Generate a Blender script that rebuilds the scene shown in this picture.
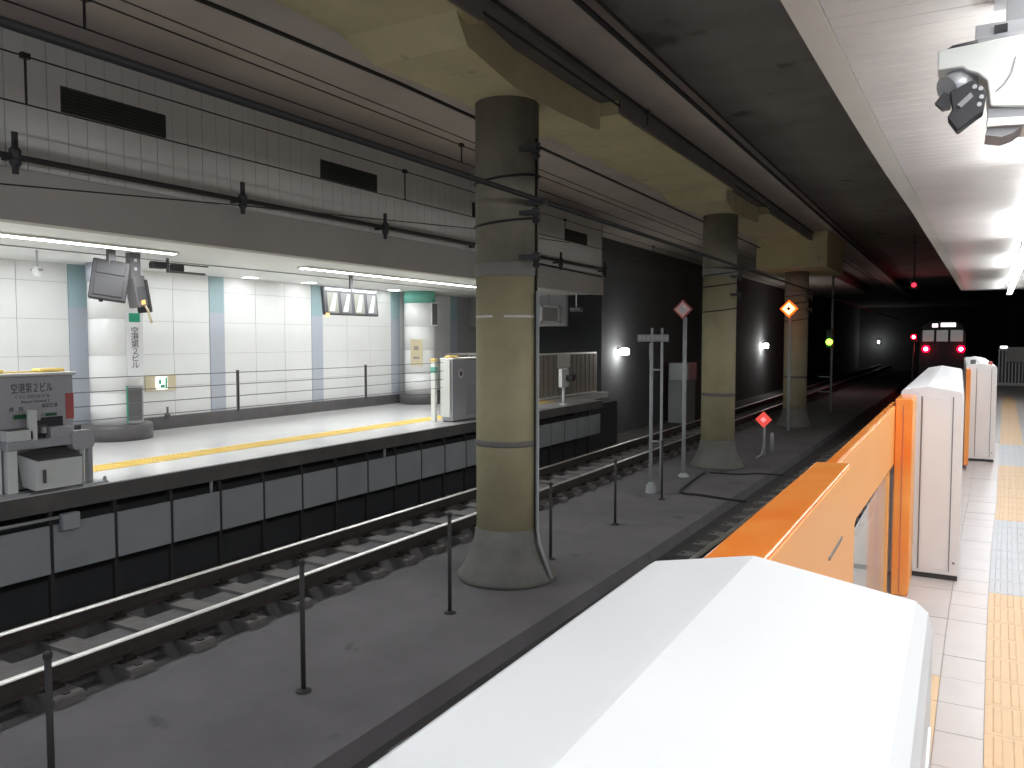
import bpy, math, random
from mathutils import Vector, Matrix
random.seed(7)
S = bpy.context.scene
COL = S.collection
for o in list(bpy.data.objects): bpy.data.objects.remove(o)

# ---------------------------------------------------------------- camera, world, lights, exposure
# x = across the tracks (right platform +), y = along the tracks, z = up; z=0 is the platform level
cam = bpy.data.cameras.new('camera'); camo = bpy.data.objects.new('camera', cam); COL.objects.link(camo)
cam.sensor_fit = 'HORIZONTAL'; cam.sensor_width = 36.0; cam.lens = 36.0*800/1024
cam.clip_start = 0.02; cam.clip_end = 400
camo.location = (0, 0, 1.58)
camo.rotation_euler = (math.radians(90-3.148), 0, math.radians(29.212))
S.camera = camo
W = bpy.data.worlds.new('world'); S.world = W; W.use_nodes = True
W.node_tree.nodes['Background'].inputs[0].default_value = (0.80, 0.86, 1.0, 1)
W.node_tree.nodes['Background'].inputs[1].default_value = 0.50
S.view_settings.view_transform = 'Standard'; S.view_settings.look = 'None'
S.view_settings.gamma = 1.0; S.view_settings.use_curve_mapping = False
S.view_settings.exposure = 0.25

def area(name, loc, sx, sy, power, color=(1, 1, 1), rot=(0, 0, 0)):
    l = bpy.data.lights.new(name, 'AREA'); l.shape = 'RECTANGLE'; l.size = sx; l.size_y = sy
    l.energy = power; l.color = color
    o = bpy.data.objects.new(name, l); COL.objects.link(o); o.location = loc; o.rotation_euler = rot
    return o

def bend(s):           # the right-hand platform and its track swing gently to the right
    if s < 0: return 0.0
    if s < 9: return .0024*s*s
    if s < 24: return .194+(s-9)*.03
    return .644+(s-24)*.0165

# platform lamps (fluorescent rows in both platform ceilings, and the rows above the middle of the right platform)
COOL = (0.93, 0.97, 1.0)
LEFT_LAMPS = [(-9.4, 1.6, 7.35), (-9.4, 9.8, 15.2)]
RIGHT_LAMPS = [(-3.0, 1.9), (2.05, 6.95), (7.1, 12.0), (12.15, 17.05), (17.2, 24.0)]
for i, (x, a, c) in enumerate(LEFT_LAMPS):
    area('platform_light', (x, (a+c)/2, 2.735), .12, c-a, 105, COOL)
for i, (a, c) in enumerate(RIGHT_LAMPS):
    m = (a+c)/2
    area('canopy_light', (.42+bend(m), m, 2.727), .10, c-a, (8, 36, 30, 29, 30)[i], COOL)          # the tube's light downwards
    for sx in (-1, 1):                                                       # and sideways, along the ceiling and across the tracks
        area('canopy_light', (.42+bend(m)+sx*.06, m, 2.757), .045, c-a, 26 if sx < 0 else 6, COOL, (0, -sx*math.pi/2, 0))
# two more area lights without fixtures: right platform's far side, left platform wall
area('right_side_light', (2.6, 4.0, 2.8), .2, 12, 90, COOL)
area('far_wall_light', (-11.6, 9.0, 2.72), .15, 13, 55, COOL)

# ---------------------------------------------------------------- materials
def mat(name, c, rough=.6, metal=0., spec=.5, c2=None, nscale=3., namt=1., bump=0., bscale=40., emit=None, estr=0., stain=None, coat=0.):
    m = bpy.data.materials.new(name); m.use_nodes = True; nt = m.node_tree; N = nt.nodes; L = nt.links
    p = N['Principled BSDF']
    p.inputs['Base Color'].default_value = (*c, 1); p.inputs['Roughness'].default_value = rough
    p.inputs['Metallic'].default_value = metal; p.inputs['Specular IOR Level'].default_value = spec
    p.inputs['Coat Weight'].default_value = coat
    if c2 is None: c2 = tuple(v*.9 for v in c); namt = .6
    g = N.new('ShaderNodeNewGeometry')
    n = N.new('ShaderNodeTexNoise'); n.inputs['Scale'].default_value = nscale; n.inputs['Detail'].default_value = 5
    n.inputs['Roughness'].default_value = .6
    L.new(g.outputs['Position'], n.inputs['Vector'])
    r = N.new('ShaderNodeValToRGB'); r.color_ramp.elements[0].position = .35; r.color_ramp.elements[1].position = .68
    r.color_ramp.elements[0].color = (0, 0, 0, 1); r.color_ramp.elements[1].color = (namt, namt, namt, 1)
    L.new(n.outputs['Fac'], r.inputs['Fac'])
    mx = N.new('ShaderNodeMix'); mx.data_type = 'RGBA'
    mx.inputs[6].default_value = (*c, 1); mx.inputs[7].default_value = (*c2, 1)
    L.new(r.outputs['Color'], mx.inputs[0]); out = mx.outputs[2]
    if stain:                      # patches of old dirt or flaked paint
        sc, thr, sc_col = stain
        n2 = N.new('ShaderNodeTexNoise'); n2.inputs['Scale'].default_value = sc; n2.inputs['Detail'].default_value = 8
        L.new(g.outputs['Position'], n2.inputs['Vector'])
        r2 = N.new('ShaderNodeValToRGB'); r2.color_ramp.elements[0].position = thr; r2.color_ramp.elements[1].position = thr+.06
        L.new(n2.outputs['Fac'], r2.inputs['Fac'])
        m2 = N.new('ShaderNodeMix'); m2.data_type = 'RGBA'; L.new(r2.outputs['Color'], m2.inputs[0])
        L.new(out, m2.inputs[6]); m2.inputs[7].default_value = (*sc_col, 1); out = m2.outputs[2]
    L.new(out, p.inputs['Base Color'])
    if bump:
        nb = N.new('ShaderNodeTexNoise'); nb.inputs['Scale'].default_value = bscale; nb.inputs['Detail'].default_value = 4
        L.new(g.outputs['Position'], nb.inputs['Vector'])
        b = N.new('ShaderNodeBump'); b.inputs['Strength'].default_value = bump; b.inputs['Distance'].default_value = .02
        L.new(nb.outputs['Fac'], b.inputs['Height']); L.new(b.outputs['Normal'], p.inputs['Normal'])
    if emit:
        p.inputs['Emission Color'].default_value = (*emit, 1); p.inputs['Emission Strength'].default_value = estr
    return m

M = {}
M['track_floor'] = mat('track_floor', (.15, .14, .14), .85, c2=(.10, .095, .10), nscale=1.3, bump=.4, bscale=60, stain=(2.2, .60, (.07, .066, .07)))
M['walkway'] = mat('walkway', (.18, .168, .174), .85, c2=(.135, .125, .13), nscale=1.1, bump=.35, bscale=50, stain=(1.7, .66, (.095, .09, .092)))
M['trough'] = mat('trough', (.09, .085, .082), .9, c2=(.06, .055, .055), nscale=2, bump=.5, bscale=30)
M['slab'] = mat('slab', (.29, .265, .24), .85, c2=(.20, .183, .166), nscale=.7, bump=.3, bscale=18, stain=(1.1, .64, (.13, .12, .11)))
M['slab_brown'] = mat('slab_brown', (.52, .455, .40), .85, c2=(.43, .37, .325), nscale=.9, bump=.2, bscale=15)
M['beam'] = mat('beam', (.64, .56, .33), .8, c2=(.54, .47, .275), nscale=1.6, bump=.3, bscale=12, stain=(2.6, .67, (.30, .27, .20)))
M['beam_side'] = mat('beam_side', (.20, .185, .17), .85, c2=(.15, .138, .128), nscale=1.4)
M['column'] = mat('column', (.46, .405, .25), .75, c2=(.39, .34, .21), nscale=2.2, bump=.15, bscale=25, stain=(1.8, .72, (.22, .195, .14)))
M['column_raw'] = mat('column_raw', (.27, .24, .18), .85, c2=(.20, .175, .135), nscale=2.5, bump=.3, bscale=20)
M['collar'] = mat('collar', (.27, .25, .22), .8)
M['column_base'] = mat('column_base', (.20, .195, .17), .85, c2=(.14, .135, .12), nscale=2.5, bump=.3, bscale=25)
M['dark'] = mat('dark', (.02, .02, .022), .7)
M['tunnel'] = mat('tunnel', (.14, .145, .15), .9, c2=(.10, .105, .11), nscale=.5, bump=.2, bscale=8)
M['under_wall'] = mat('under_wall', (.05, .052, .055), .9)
M['rail_head'] = mat('rail_head', (.80, .78, .74), .42, metal=1.)
M['rail_web'] = mat('rail_web', (.05, .038, .032), .8, c2=(.035, .028, .025), nscale=8)
M['sleeper'] = mat('sleeper', (.17, .158, .15), .85, c2=(.12, .11, .103), nscale=5, bump=.2)
M['fastener'] = mat('fastener', (.035, .028, .025), .6, metal=.5)
M['platform_left'] = mat('platform_left', (.70, .69, .675), .18, c2=(.64, .63, .62), nscale=1.2)
M['platform_edge'] = mat('platform_edge', (.15, .14, .13), .8, c2=(.10, .095, .09), nscale=2)
M['yellow'] = mat('yellow_tactile', (.86, .62, .16), .5, c2=(.78, .55, .14), nscale=4)
M['yellow_pale'] = mat('yellow_pale_tactile', (.70, .485, .28), .5, c2=(.66, .455, .26), nscale=5)
M['grey_tactile'] = mat('grey_tactile', (.53, .54, .56), .5, c2=(.49, .50, .52), nscale=5)
M['floor_tile'] = mat('floor_tile', (.55, .505, .49), .35, c2=(.50, .46, .445), nscale=3)
M['grout'] = mat('grout', (.52, .47, .45), .8)
M['white_tile'] = mat('white_tile', (.86, .86, .84), .22, c2=(.80, .80, .78), nscale=.8)
M['tile_joint'] = mat('tile_joint', (.42, .42, .42), .8)
M['pilaster'] = mat('pilaster', (.50, .53, .59), .4, c2=(.47, .49, .55), nscale=.6)
M['pilaster_top'] = mat('pilaster_top', (.38, .52, .55), .4)
M['teal'] = mat('teal', (.16, .46, .37), .5)
M['baseboard'] = mat('baseboard', (.13, .12, .12), .4, c2=(.10, .095, .095), nscale=3)
M['white_ceiling'] = mat('white_ceiling', (.82, .83, .81), .45)
M['fascia_panel'] = mat('fascia_panel', (.84, .82, .77), .55, c2=(.78, .76, .71), nscale=.9)
M['fascia_band'] = mat('fascia_band', (.58, .535, .49), .7, c2=(.51, .47, .43), nscale=.7)
M['vent'] = mat('vent', (.055, .062, .052), .6)
M['cable'] = mat('cable', (.025, .022, .020), .6)
M['wire'] = mat('wire', (.035, .028, .024), .5, metal=.4)
M['insulator'] = mat('insulator', (.05, .048, .05), .4)
M['under_panel'] = mat('under_panel', (.38, .40, .41), .6, c2=(.31, .33, .34), nscale=1.1)
M['galv'] = mat('galvanised', (.50, .52, .53), .4, metal=.6)
M['pole_grey'] = mat('pole_grey', (.44, .46, .46), .5)
M['post_dark'] = mat('post_dark', (.045, .04, .038), .7)
M['gate_white'] = mat('gate_white', (.80, .805, .815), .35, spec=.4, c2=(.77, .775, .785), nscale=2, coat=.05)
M['gate_seam'] = mat('gate_seam', (.20, .19, .19), .6)
M['gate_base'] = mat('gate_base', (.05, .05, .05), .6)
M['orange'] = mat('orange', (.98, .37, .08), .25, c2=(.90, .21, .022), nscale=2, coat=.4)
M['orange_lit'] = mat('orange_lit_face', (.98, .44, .12), .42, c2=(.96, .42, .115), nscale=2, coat=.05)  # paler copy of the orange; lamp light on platform-facing sides put into colour
M['canopy'] = mat('canopy_slat', (.84, .80, .765), .30, metal=0., c2=(.75, .71, .68), nscale=2)
M['canopy_trim'] = mat('canopy_trim', (.74, .71, .64), .4)
M['box_white'] = mat('box_white', (.82, .84, .80), .4)
M['box_grey'] = mat('box_grey', (.36, .36, .37), .5)
M['box_silver'] = mat('box_silver', (.52, .53, .55), .35, metal=.3)
M['black_plastic'] = mat('black_plastic', (.035, .035, .04), .4)
M['housing_face'] = mat('housing_face', (.50, .49, .51), .5)
M['housing_cap'] = mat('housing_cap', (.84, .82, .76), .4)
M['ink'] = mat('ink', (.07, .07, .075), .6)
M['green_ink'] = mat('green_ink', (.03, .16, .06), .6)
M['red_label'] = mat('red_label', (.55, .13, .12), .5)
M['paper'] = mat('paper', (.78, .76, .72), .7)
M['beige'] = mat('beige', (.66, .57, .38), .6)
M['grey_sign'] = mat('grey_sign', (.12, .115, .115), .5)
M['monitor_grey'] = mat('monitor_grey', (.032, .030, .031), .6)
M['teal_sign'] = mat('teal_sign', (.03, .36, .20), .5)
M['fence_brown'] = mat('fence_brown', (.33, .29, .25), .7)
M['rope'] = mat('rope', (.20, .19, .19), .5)
M['train_body'] = mat('train_body', (.10, .09, .10), .35, metal=.4)
M['train_dark'] = mat('train_dark', (.02, .02, .022), .3)
M['glass_dim'] = mat('glass_dim', (.2, .22, .21), .2, emit=(.62, .70, .66), estr=.16)
def em(n, c, s): M[n] = mat(n, c, .5, emit=c, estr=s)
em('tube', (.95, .98, 1.), 9.); em('lamp_white', (1., 1., .96), 26.); em('red_lamp', (1., .0, .012), 14.)
em('tail_core', (1., .65, .75), 14.)
em('green_lamp', (.22, 1., .03), 9.); em('orange_lamp', (1., .10, .01), 2.4); em('yellow_lamp', (1., .62, .25), 3.)
em('display', (1., .98, 1.), 1.6); em('exit_green', (.55, 1., .80), 1.5); em('exit_white', (.95, 1., .97), 1.6)
M['picture_grey'] = mat('picture_grey', (.40, .41, .36), .5)
M['screen_a'] = mat('screen_a', (.16, .165, .13), .4); M['screen_b'] = mat('screen_b', (.11, .11, .11), .4); em('monitor_lamp', (1., .45, .12), .8)
M['red_glow'] = mat('red_glow', (.75, .10, .09), .3, emit=(1., .10, .08), estr=.55)  # red diamond face given a faint glow of its own through emission
M['pink_reflector'] = mat('pink_reflector', (.92, .62, .60), .4)
M['red_rim'] = mat('red_rim', (.55, .12, .10), .4)
M['lit_dial'] = mat('lit_dial', (.9, .5, .5), .4, emit=(1., .28, .30), estr=.8)
gm = bpy.data.materials.new('door_glass'); gm.use_nodes = True
_n = gm.node_tree.nodes; _l = gm.node_tree.links; _p = _n['Principled BSDF']
_p.inputs['Base Color'].default_value = (.80, .84, .83, 1); _p.inputs['Roughness'].default_value = .05
_t = _n.new('ShaderNodeBsdfTransparent'); _t.inputs[0].default_value = (.93, .96, .96, 1)
_m = _n.new('ShaderNodeMixShader'); _m.inputs[0].default_value = .6  # whitish body mixed in makes the pane paler
_l.new(_t.outputs[0], _m.inputs[1]); _l.new(_p.outputs[0], _m.inputs[2]); _l.new(_m.outputs[0], _n['Material Output'].inputs[0])
M['door_glass'] = gm

# ---------------------------------------------------------------- helpers
class MB:
    """collects world-space shapes; obj() links them as ONE mesh object"""
    def __init__(s): s.v = []; s.f = []
    def add(s, vs, fs):
        k = len(s.v); s.v += [tuple(v) for v in vs]; s.f += [tuple(i+k for i in f) for f in fs]; return s
    def box(s, x0, x1, y0, y1, z0, z1, mt=None):
        x0, x1 = sorted((x0, x1)); y0, y1 = sorted((y0, y1)); z0, z1 = sorted((z0, z1))
        vs = [(x0,y0,z0),(x1,y0,z0),(x1,y1,z0),(x0,y1,z0),(x0,y0,z1),(x1,y0,z1),(x1,y1,z1),(x0,y1,z1)]
        if mt: vs = [tuple(mt @ Vector(v)) for v in vs]
        return s.add(vs, [(0,3,2,1),(4,5,6,7),(0,1,5,4),(1,2,6,5),(2,3,7,6),(3,0,4,7)])
    def bbox(s, x0, x1, y0, y1, z0, z1, b=.01, mt=None):
        """box with chamfered edges"""
        vs = []; idx = {}
        for i, X in enumerate((x0, x1)):
            for j, Y in enumerate((y0, y1)):
                for k, Z in enumerate((z0, z1)):
                    sx, sy, sz = (1-2*i), (1-2*j), (1-2*k)
                    idx[i,j,k,0] = len(vs); vs.append((X, Y+sy*b, Z+sz*b))
                    idx[i,j,k,1] = len(vs); vs.append((X+sx*b, Y, Z+sz*b))
                    idx[i,j,k,2] = len(vs); vs.append((X+sx*b, Y+sy*b, Z))
        if mt: vs = [tuple(mt @ Vector(v)) for v in vs]
        I = idx; f = []
        for i in (0,1): q = [I[i,0,0,0],I[i,1,0,0],I[i,1,1,0],I[i,0,1,0]]; f.append(q if i else q[::-1])
        for j in (0,1): q = [I[0,j,0,1],I[1,j,0,1],I[1,j,1,1],I[0,j,1,1]]; f.append(q[::-1] if j else q)
        for k in (0,1): q = [I[0,0,k,2],I[1,0,k,2],I[1,1,k,2],I[0,1,k,2]]; f.append(q if k else q[::-1])
        for j in (0,1):
            for k in (0,1): f.append([I[0,j,k,1],I[1,j,k,1],I[1,j,k,2],I[0,j,k,2]])
        for i in (0,1):
            for k in (0,1): f.append([I[i,0,k,0],I[i,1,k,0],I[i,1,k,2],I[i,0,k,2]])
        for i in (0,1):
            for j in (0,1): f.append([I[i,j,0,0],I[i,j,1,0],I[i,j,1,1],I[i,j,0,1]])
        for i in (0,1):
            for j in (0,1):
                for k in (0,1): f.append([I[i,j,k,0],I[i,j,k,1],I[i,j,k,2]])
        return s.add(vs, f)
    def prism(s, prof, y0, y1, axis='y', off=None):
        """profile of (a,b) pairs extruded; axis y: (x,z); axis x: (y,z); axis z: (x,y)"""
        n = len(prof)
        def pt(a, b, t):
            if axis == 'y': return (a, t, b)
            if axis == 'x': return (t, a, b)
            return (a, b, t)
        vs = [pt(a, b, y0) for a, b in prof]+[pt(a, b, y1) for a, b in prof]
        fs = [tuple(range(n)), tuple(range(2*n-1, n-1, -1))]+[(i, i+n, (i+1) % n+n, (i+1) % n) for i in range(n)]
        return s.add(vs, fs)
    def lathe(s, x, y, prof, n=24):
        vs = []; fs = []
        for r, z in prof:
            for i in range(n):
                a = 2*math.pi*i/n; vs.append((x+r*math.cos(a), y+r*math.sin(a), z))
        for k in range(len(prof)-1):
            for i in range(n):
                j = (i+1) % n; fs.append((k*n+i, k*n+j, (k+1)*n+j, (k+1)*n+i))
        fs.append(tuple(range(n))[::-1]); fs.append(tuple((len(prof)-1)*n+i for i in range(n)))
        return s.add(vs, fs)
    def tube(s, pts, r, n=8, r1=None):
        pts = [Vector(p) for p in pts]; vs = []; fs = []
        for k, p in enumerate(pts):
            d = (pts[min(k+1, len(pts)-1)]-pts[max(k-1, 0)]).normalized()
            u = d.cross(Vector((0, 0, 1)));
            if u.length < .05: u = Vector((1, 0, 0))
            u.normalize(); w = d.cross(u)
            rr = r if r1 is None else r+(r1-r)*k/(len(pts)-1)
            for i in range(n):
                a = 2*math.pi*i/n; vs.append(p+(u*math.cos(a)+w*math.sin(a))*rr)
        for k in range(len(pts)-1):
            for i in range(n):
                j = (i+1) % n; fs.append((k*n+i, k*n+j, (k+1)*n+j, (k+1)*n+i))
        fs.append(tuple(range(n))[::-1]); fs.append(tuple((len(pts)-1)*n+i for i in range(n)))
        return s.add(vs, fs)
    def strip(s, xa, xb, z0, z1, ys):
        """slab whose sides follow the bend of the right platform"""
        vs = []; fs = []
        for y in ys:
            b = bend(y); vs += [(xa+b, y, z0), (xb+b, y, z0), (xb+b, y, z1), (xa+b, y, z1)]
        for k in range(len(ys)-1):
            a = 4*k
            for i in range(4):
                j = (i+1) % 4; fs.append((a+i, a+4+i, a+4+j, a+j))
        fs.append((0, 1, 2, 3)); fs.append(tuple(4*(len(ys)-1)+i for i in (3, 2, 1, 0)))
        return s.add(vs, fs)

def wloc(o):
    l = Vector(o.location)
    while o.parent: o = o.parent; l += Vector(o.location)
    return l
def obj(name, mb, m, parent=None, smooth=False, kind=None, origin=None):
    xs = [v[0] for v in mb.v]; ys = [v[1] for v in mb.v]; zs = [v[2] for v in mb.v]
    o0 = Vector(origin) if origin else Vector(((min(xs)+max(xs))/2, (min(ys)+max(ys))/2, min(zs)))
    me = bpy.data.meshes.new(name)
    me.from_pydata([(v[0]-o0.x, v[1]-o0.y, v[2]-o0.z) for v in mb.v], [], mb.f)
    me.materials.append(M[m] if isinstance(m, str) else m)
    bpy_fix(me, smooth)
    o = bpy.data.objects.new(name, me); COL.objects.link(o)
    if parent: o.parent = parent; o.location = o0-wloc(parent)
    else: o.location = o0
    if kind: o['kind'] = kind
    return o
import bmesh
def bpy_fix(me, smooth):
    b = bmesh.new(); b.from_mesh(me); bmesh.ops.recalc_face_normals(b, faces=b.faces); b.to_mesh(me); b.free()
    if smooth:
        for p in me.polygons: p.use_smooth = len(p.vertices) <= 4
def thing(name, label, cat, loc, group=None):
    o = bpy.data.objects.new(name, None); COL.objects.link(o); o.location = loc; o.empty_display_size = .1
    o['label'] = label; o['category'] = cat
    if group: o['group'] = group
    return o
def tag(o, label, cat, group=None):
    o['label'] = label; o['category'] = cat
    if group: o['group'] = group
    return o
def struct(name, mb, m, parent=None, **k):
    return obj(name, mb, m, parent, kind=None if parent else 'structure', **k)
def copy_tree(o, delta=(0, 0, 0), parent=None, label=None):
    c = o.copy(); COL.objects.link(c); c.parent = parent
    if parent is None: c.location = Vector(o.location)+Vector(delta)
    if label: c['label'] = label
    for ch in list(o.children): copy_tree(ch, parent=c)
    return c
def inst(proto, parent, wpos, name=None):
    c = proto.copy(); COL.objects.link(c); c.parent = parent; c.location = Vector(wpos)-(wloc(parent) if parent else Vector())
    return c
FONT = bpy.data.fonts.new if False else None
def text(body, size, pos, facing, m, parent, name='lettering', width=None, depth=.002, vertical=False):
    """flat lettering as a mesh; facing '+x' or '-y'"""
    cu = bpy.data.curves.new('t', 'FONT'); cu.body = body; cu.size = size; cu.extrude = depth/2; cu.resolution_u = 2
    cu.align_x = 'CENTER'; cu.align_y = 'CENTER'
    if vertical: cu.space_line = .9
    t = bpy.data.objects.new('t', cu); COL.objects.link(t)
    bpy.context.view_layer.update()
    dg = bpy.context.evaluated_depsgraph_get(); me = bpy.data.meshes.new_from_object(t.evaluated_get(dg))
    bpy.data.objects.remove(t); bpy.data.curves.remove(cu)
    if width and len(me.vertices):
        w = max(v.co.x for v in me.vertices)-min(v.co.x for v in me.vertices)
        for v in me.vertices: v.co.x *= width/w
    R = Matrix(((0, 0, 1), (1, 0, 0), (0, 1, 0))) if facing == '+x' else Matrix(((1, 0, 0), (0, 0, -1), (0, 1, 0)))
    if facing == 'diag':
        R = Matrix.Rotation(math.radians(-30), 3, 'Z') @ Matrix(((0, 0, 1), (1, 0, 0), (0, 1, 0)))
    for v in me.vertices: v.co = R @ v.co
    me.materials.clear(); me.materials.append(M[m])
    o = bpy.data.objects.new(name, me); COL.objects.link(o); o.parent = parent; o.location = Vector(pos)-wloc(parent)
    return o
def frange(a, b, st):
    n = max(1, round((b-a)/st)); return [a+(b-a)*i/n for i in range(n+1)]

# ================================================================ THE SETTING
TL = -6.57            # centre of the left track
FL = -1.27            # level of the walkway between the tracks
YN, YF = -4.0, 95.0
YC = -0.3             # the roof starts just behind the camera, left open there to admit world light
# tunnel shell
struct('floor', MB().box(-13, 5, YN, YF, -1.70, -1.45), 'trough')
struct('ceiling', MB().box(-13, 6, YC, YF, 5.10, 5.35), 'slab')
struct('wall_end', MB().box(-13, 6, YF, YF+.3, -1.5, 5.3), 'tunnel')
struct('wall_right', MB().box(4.2, 4.5, YN, YF, -1.5, 5.3), 'tunnel')
struct('wall_left_tunnel', MB().box(-9.85, -9.6, 22.8, YF, -1.5, 5.3), 'tunnel')
struct('wall_left_return', MB().box(-13.0, -9.85, 22.8, 23.1, -1.5, 5.3), 'tunnel')
struct('ceiling_left_track', MB().box(-12.9, -5.55, YC, 60, 4.72, 5.08), 'slab_brown')
# walkway between the two tracks; its right edge follows the bend
ys = frange(YN, 90, 2.5)
w = MB(); vs = []; fs = []
for y in ys:
    b = bend(y)*.55; vs += [(-5.86, y, -1.45), (-3.72+b, y, -1.45), (-3.72+b, y, FL), (-5.86, y, FL)]
for k in range(len(ys)-1):
    for i in range(4): fs.append((4*k+i, 4*k+4+i, 4*k+4+(i+1) % 4, 4*k+(i+1) % 4))
fs += [(0, 1, 2, 3), tuple(4*(len(ys)-1)+i for i in (3, 2, 1, 0))]
struct('walkway', w.add(vs, fs), 'walkway')
struct('trim_1', MB().prism([(-5.84, -1.40), (-5.84, -1.17), (-5.72, -1.168), (-5.0, FL+.001), (-5.0, -1.40)], YN, 90), 'walkway')
struct('trim_2', MB().box(-7.95, -7.30, YN, 90, -1.45, -1.33), 'trough')
# raised concrete strip between the rails of the left track
struct('trim_3', MB().box(-6.86, -6.27, YN, 90, -1.45, -1.13), 'track_floor')
struct('trim_4', MB().box(-7.9, -5.87, YN, 90, -1.45, -1.27), 'trough')

# ---- left platform
pl = struct('platform_left', MB().box(-12.5, -8.2, -1, 19.6, -.16, 0), 'platform_left')
struct('platform_left_end', MB().box(-12.5, -9.35, 19.6, 22.75, -.16, 0), 'platform_left')
struct('trim_5', MB().box(-8.3, -8.185, -1, 19.6, -.20, -.012), 'platform_edge')
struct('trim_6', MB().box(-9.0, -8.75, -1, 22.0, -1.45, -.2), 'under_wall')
# yellow warning strip of tactile tiles
proto = None
tiles = []
for i, y in enumerate(frange(3.2, 18.5, .45)[:-1]):
    if proto is None:
        m_ = MB().box(-9.46, -9.02, y+.004, y+.444, 0, .004)
        for q in range(5): m_.box(-9.43+q*.085, -9.39+q*.085, y+.03, y+.42, .004, .009)
        proto = obj('tactile_tile', m_, 'yellow', pl); p0 = wloc(proto)
    else: inst(proto, pl, p0+Vector((0, y-3.2, 0)))
# wall of the left platform
WL = -12.35
wl = struct('wall_left', MB().box(WL-.35, WL-.02, -1, 22.8, 0, 5.1), 'tile_joint')
strips = [2.35, 5.1, 7.85, 10.58, 13.3, 16.1, 18.75]
rows = [(.225, .75), (.755, 1.325), (1.33, 1.905), (1.91, 2.485), (2.49, 2.78)]
PT = {}
for k in range(len(strips)-1):
    a, c = strips[k]+.173, strips[k+1]-.173; wd = (c-a)/3
    for q in range(3):
        y0 = a+q*wd
        for (z0, z1) in rows:
            key = (round(z1-z0, 3))
            if key not in PT:
                PT[key] = obj('wall_tile', MB().box(WL-.02, WL, 0, 1, z0, z1), 'white_tile', wl, origin=(WL, 0, z0))
                t = PT[key]; t.location = Vector((WL, y0+.004, z0))-wloc(wl); t.scale = (1, wd-.008, 1)
            else:
                t = PT[key].copy(); COL.objects.link(t); t.location = Vector((WL, y0+.004, z0))-wloc(wl); t.scale = (1, wd-.008, 1)
for k, y in enumerate(strips):
    obj('pilaster', MB().box(WL-.02, WL+.012, y-.17, y+.17, .225, 2.10), 'pilaster', wl)
    obj('pilaster_top', MB().box(WL-.02, WL+.012, y-.17, y+.17, 2.10, 2.78), 'pilaster_top', wl)
struct('baseboard_left', MB().box(WL, WL+.09, -1, 19.6, 0, .22), 'baseboard')
struct('wall_platform_end', MB().box(-12.4, -9.3, 19.6, 19.75, 1.95, 5.05), 'box_grey')
# ceiling over the left platform
cl = struct('ceiling_left', MB().box(WL, -8.24, -1, 19.55, 2.78, 2.88), 'white_ceiling')
struct('trim_7', MB().box(-10.55, -10.52, -1, 19.5, 2.765, 2.78), 'box_grey')
for (y0) in (5.4, 11.1, 12.7, 15.6):
    obj('downlight', MB().lathe(-12.0, y0, [(.13, 2.777), (.15, 2.78)], 16), 'tube', cl)
# fascia above the left track
M['fascia_joint'] = mat('fascia_joint', (.50, .49, .46), .8)
fa = struct('fascia_left', MB().box(-8.40, -8.215, -1, 19.52, 2.76, 4.72), 'fascia_joint')
obj('band', MB().box(-8.215, -8.19, -1, 19.55, 2.76, 3.27), 'fascia_band', fa)
vents = [(5.08, 6.34), (8.94, 10.24), (13.1, 14.4), (17.22, 18.5)]
P3 = None; y = 3.45
while y < 19.4:
    segs = [(3.285, 4.70)]
    for (a, c) in []:
        if y+.21 > a+.04 and y < c-.04: segs = [(3.285, 3.935), (4.215, 4.70)]
    for (z0, z1) in segs:
        key = ('f', z0, z1)
        if key not in PT:
            PT[key] = obj('fascia_tile', MB().box(-8.215, -8.20, y+.004, y+.209, z0, z1), 'fascia_panel', fa)
            PT[key]['y0'] = y; base = y; PT[('b',)+key] = (wloc(PT[key]), y)
        else:
            l0, yb = PT[('b',)+key]; inst(PT[key], fa, l0+Vector((0, y-yb, 0)))
    y += .213
for i, (a, c) in enumerate(vents):
    g = MB().box(-8.205, -8.194, a, c, 3.94, 4.21)
    v = obj('vent_grille', g, 'vent', fa)
    lv = MB()
    for q in range(7): lv.box(-8.195, -8.188, a+.02, c-.02, 3.955+q*.036, 3.965+q*.036)
    obj('louvre', lv, 'dark', v)

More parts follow.
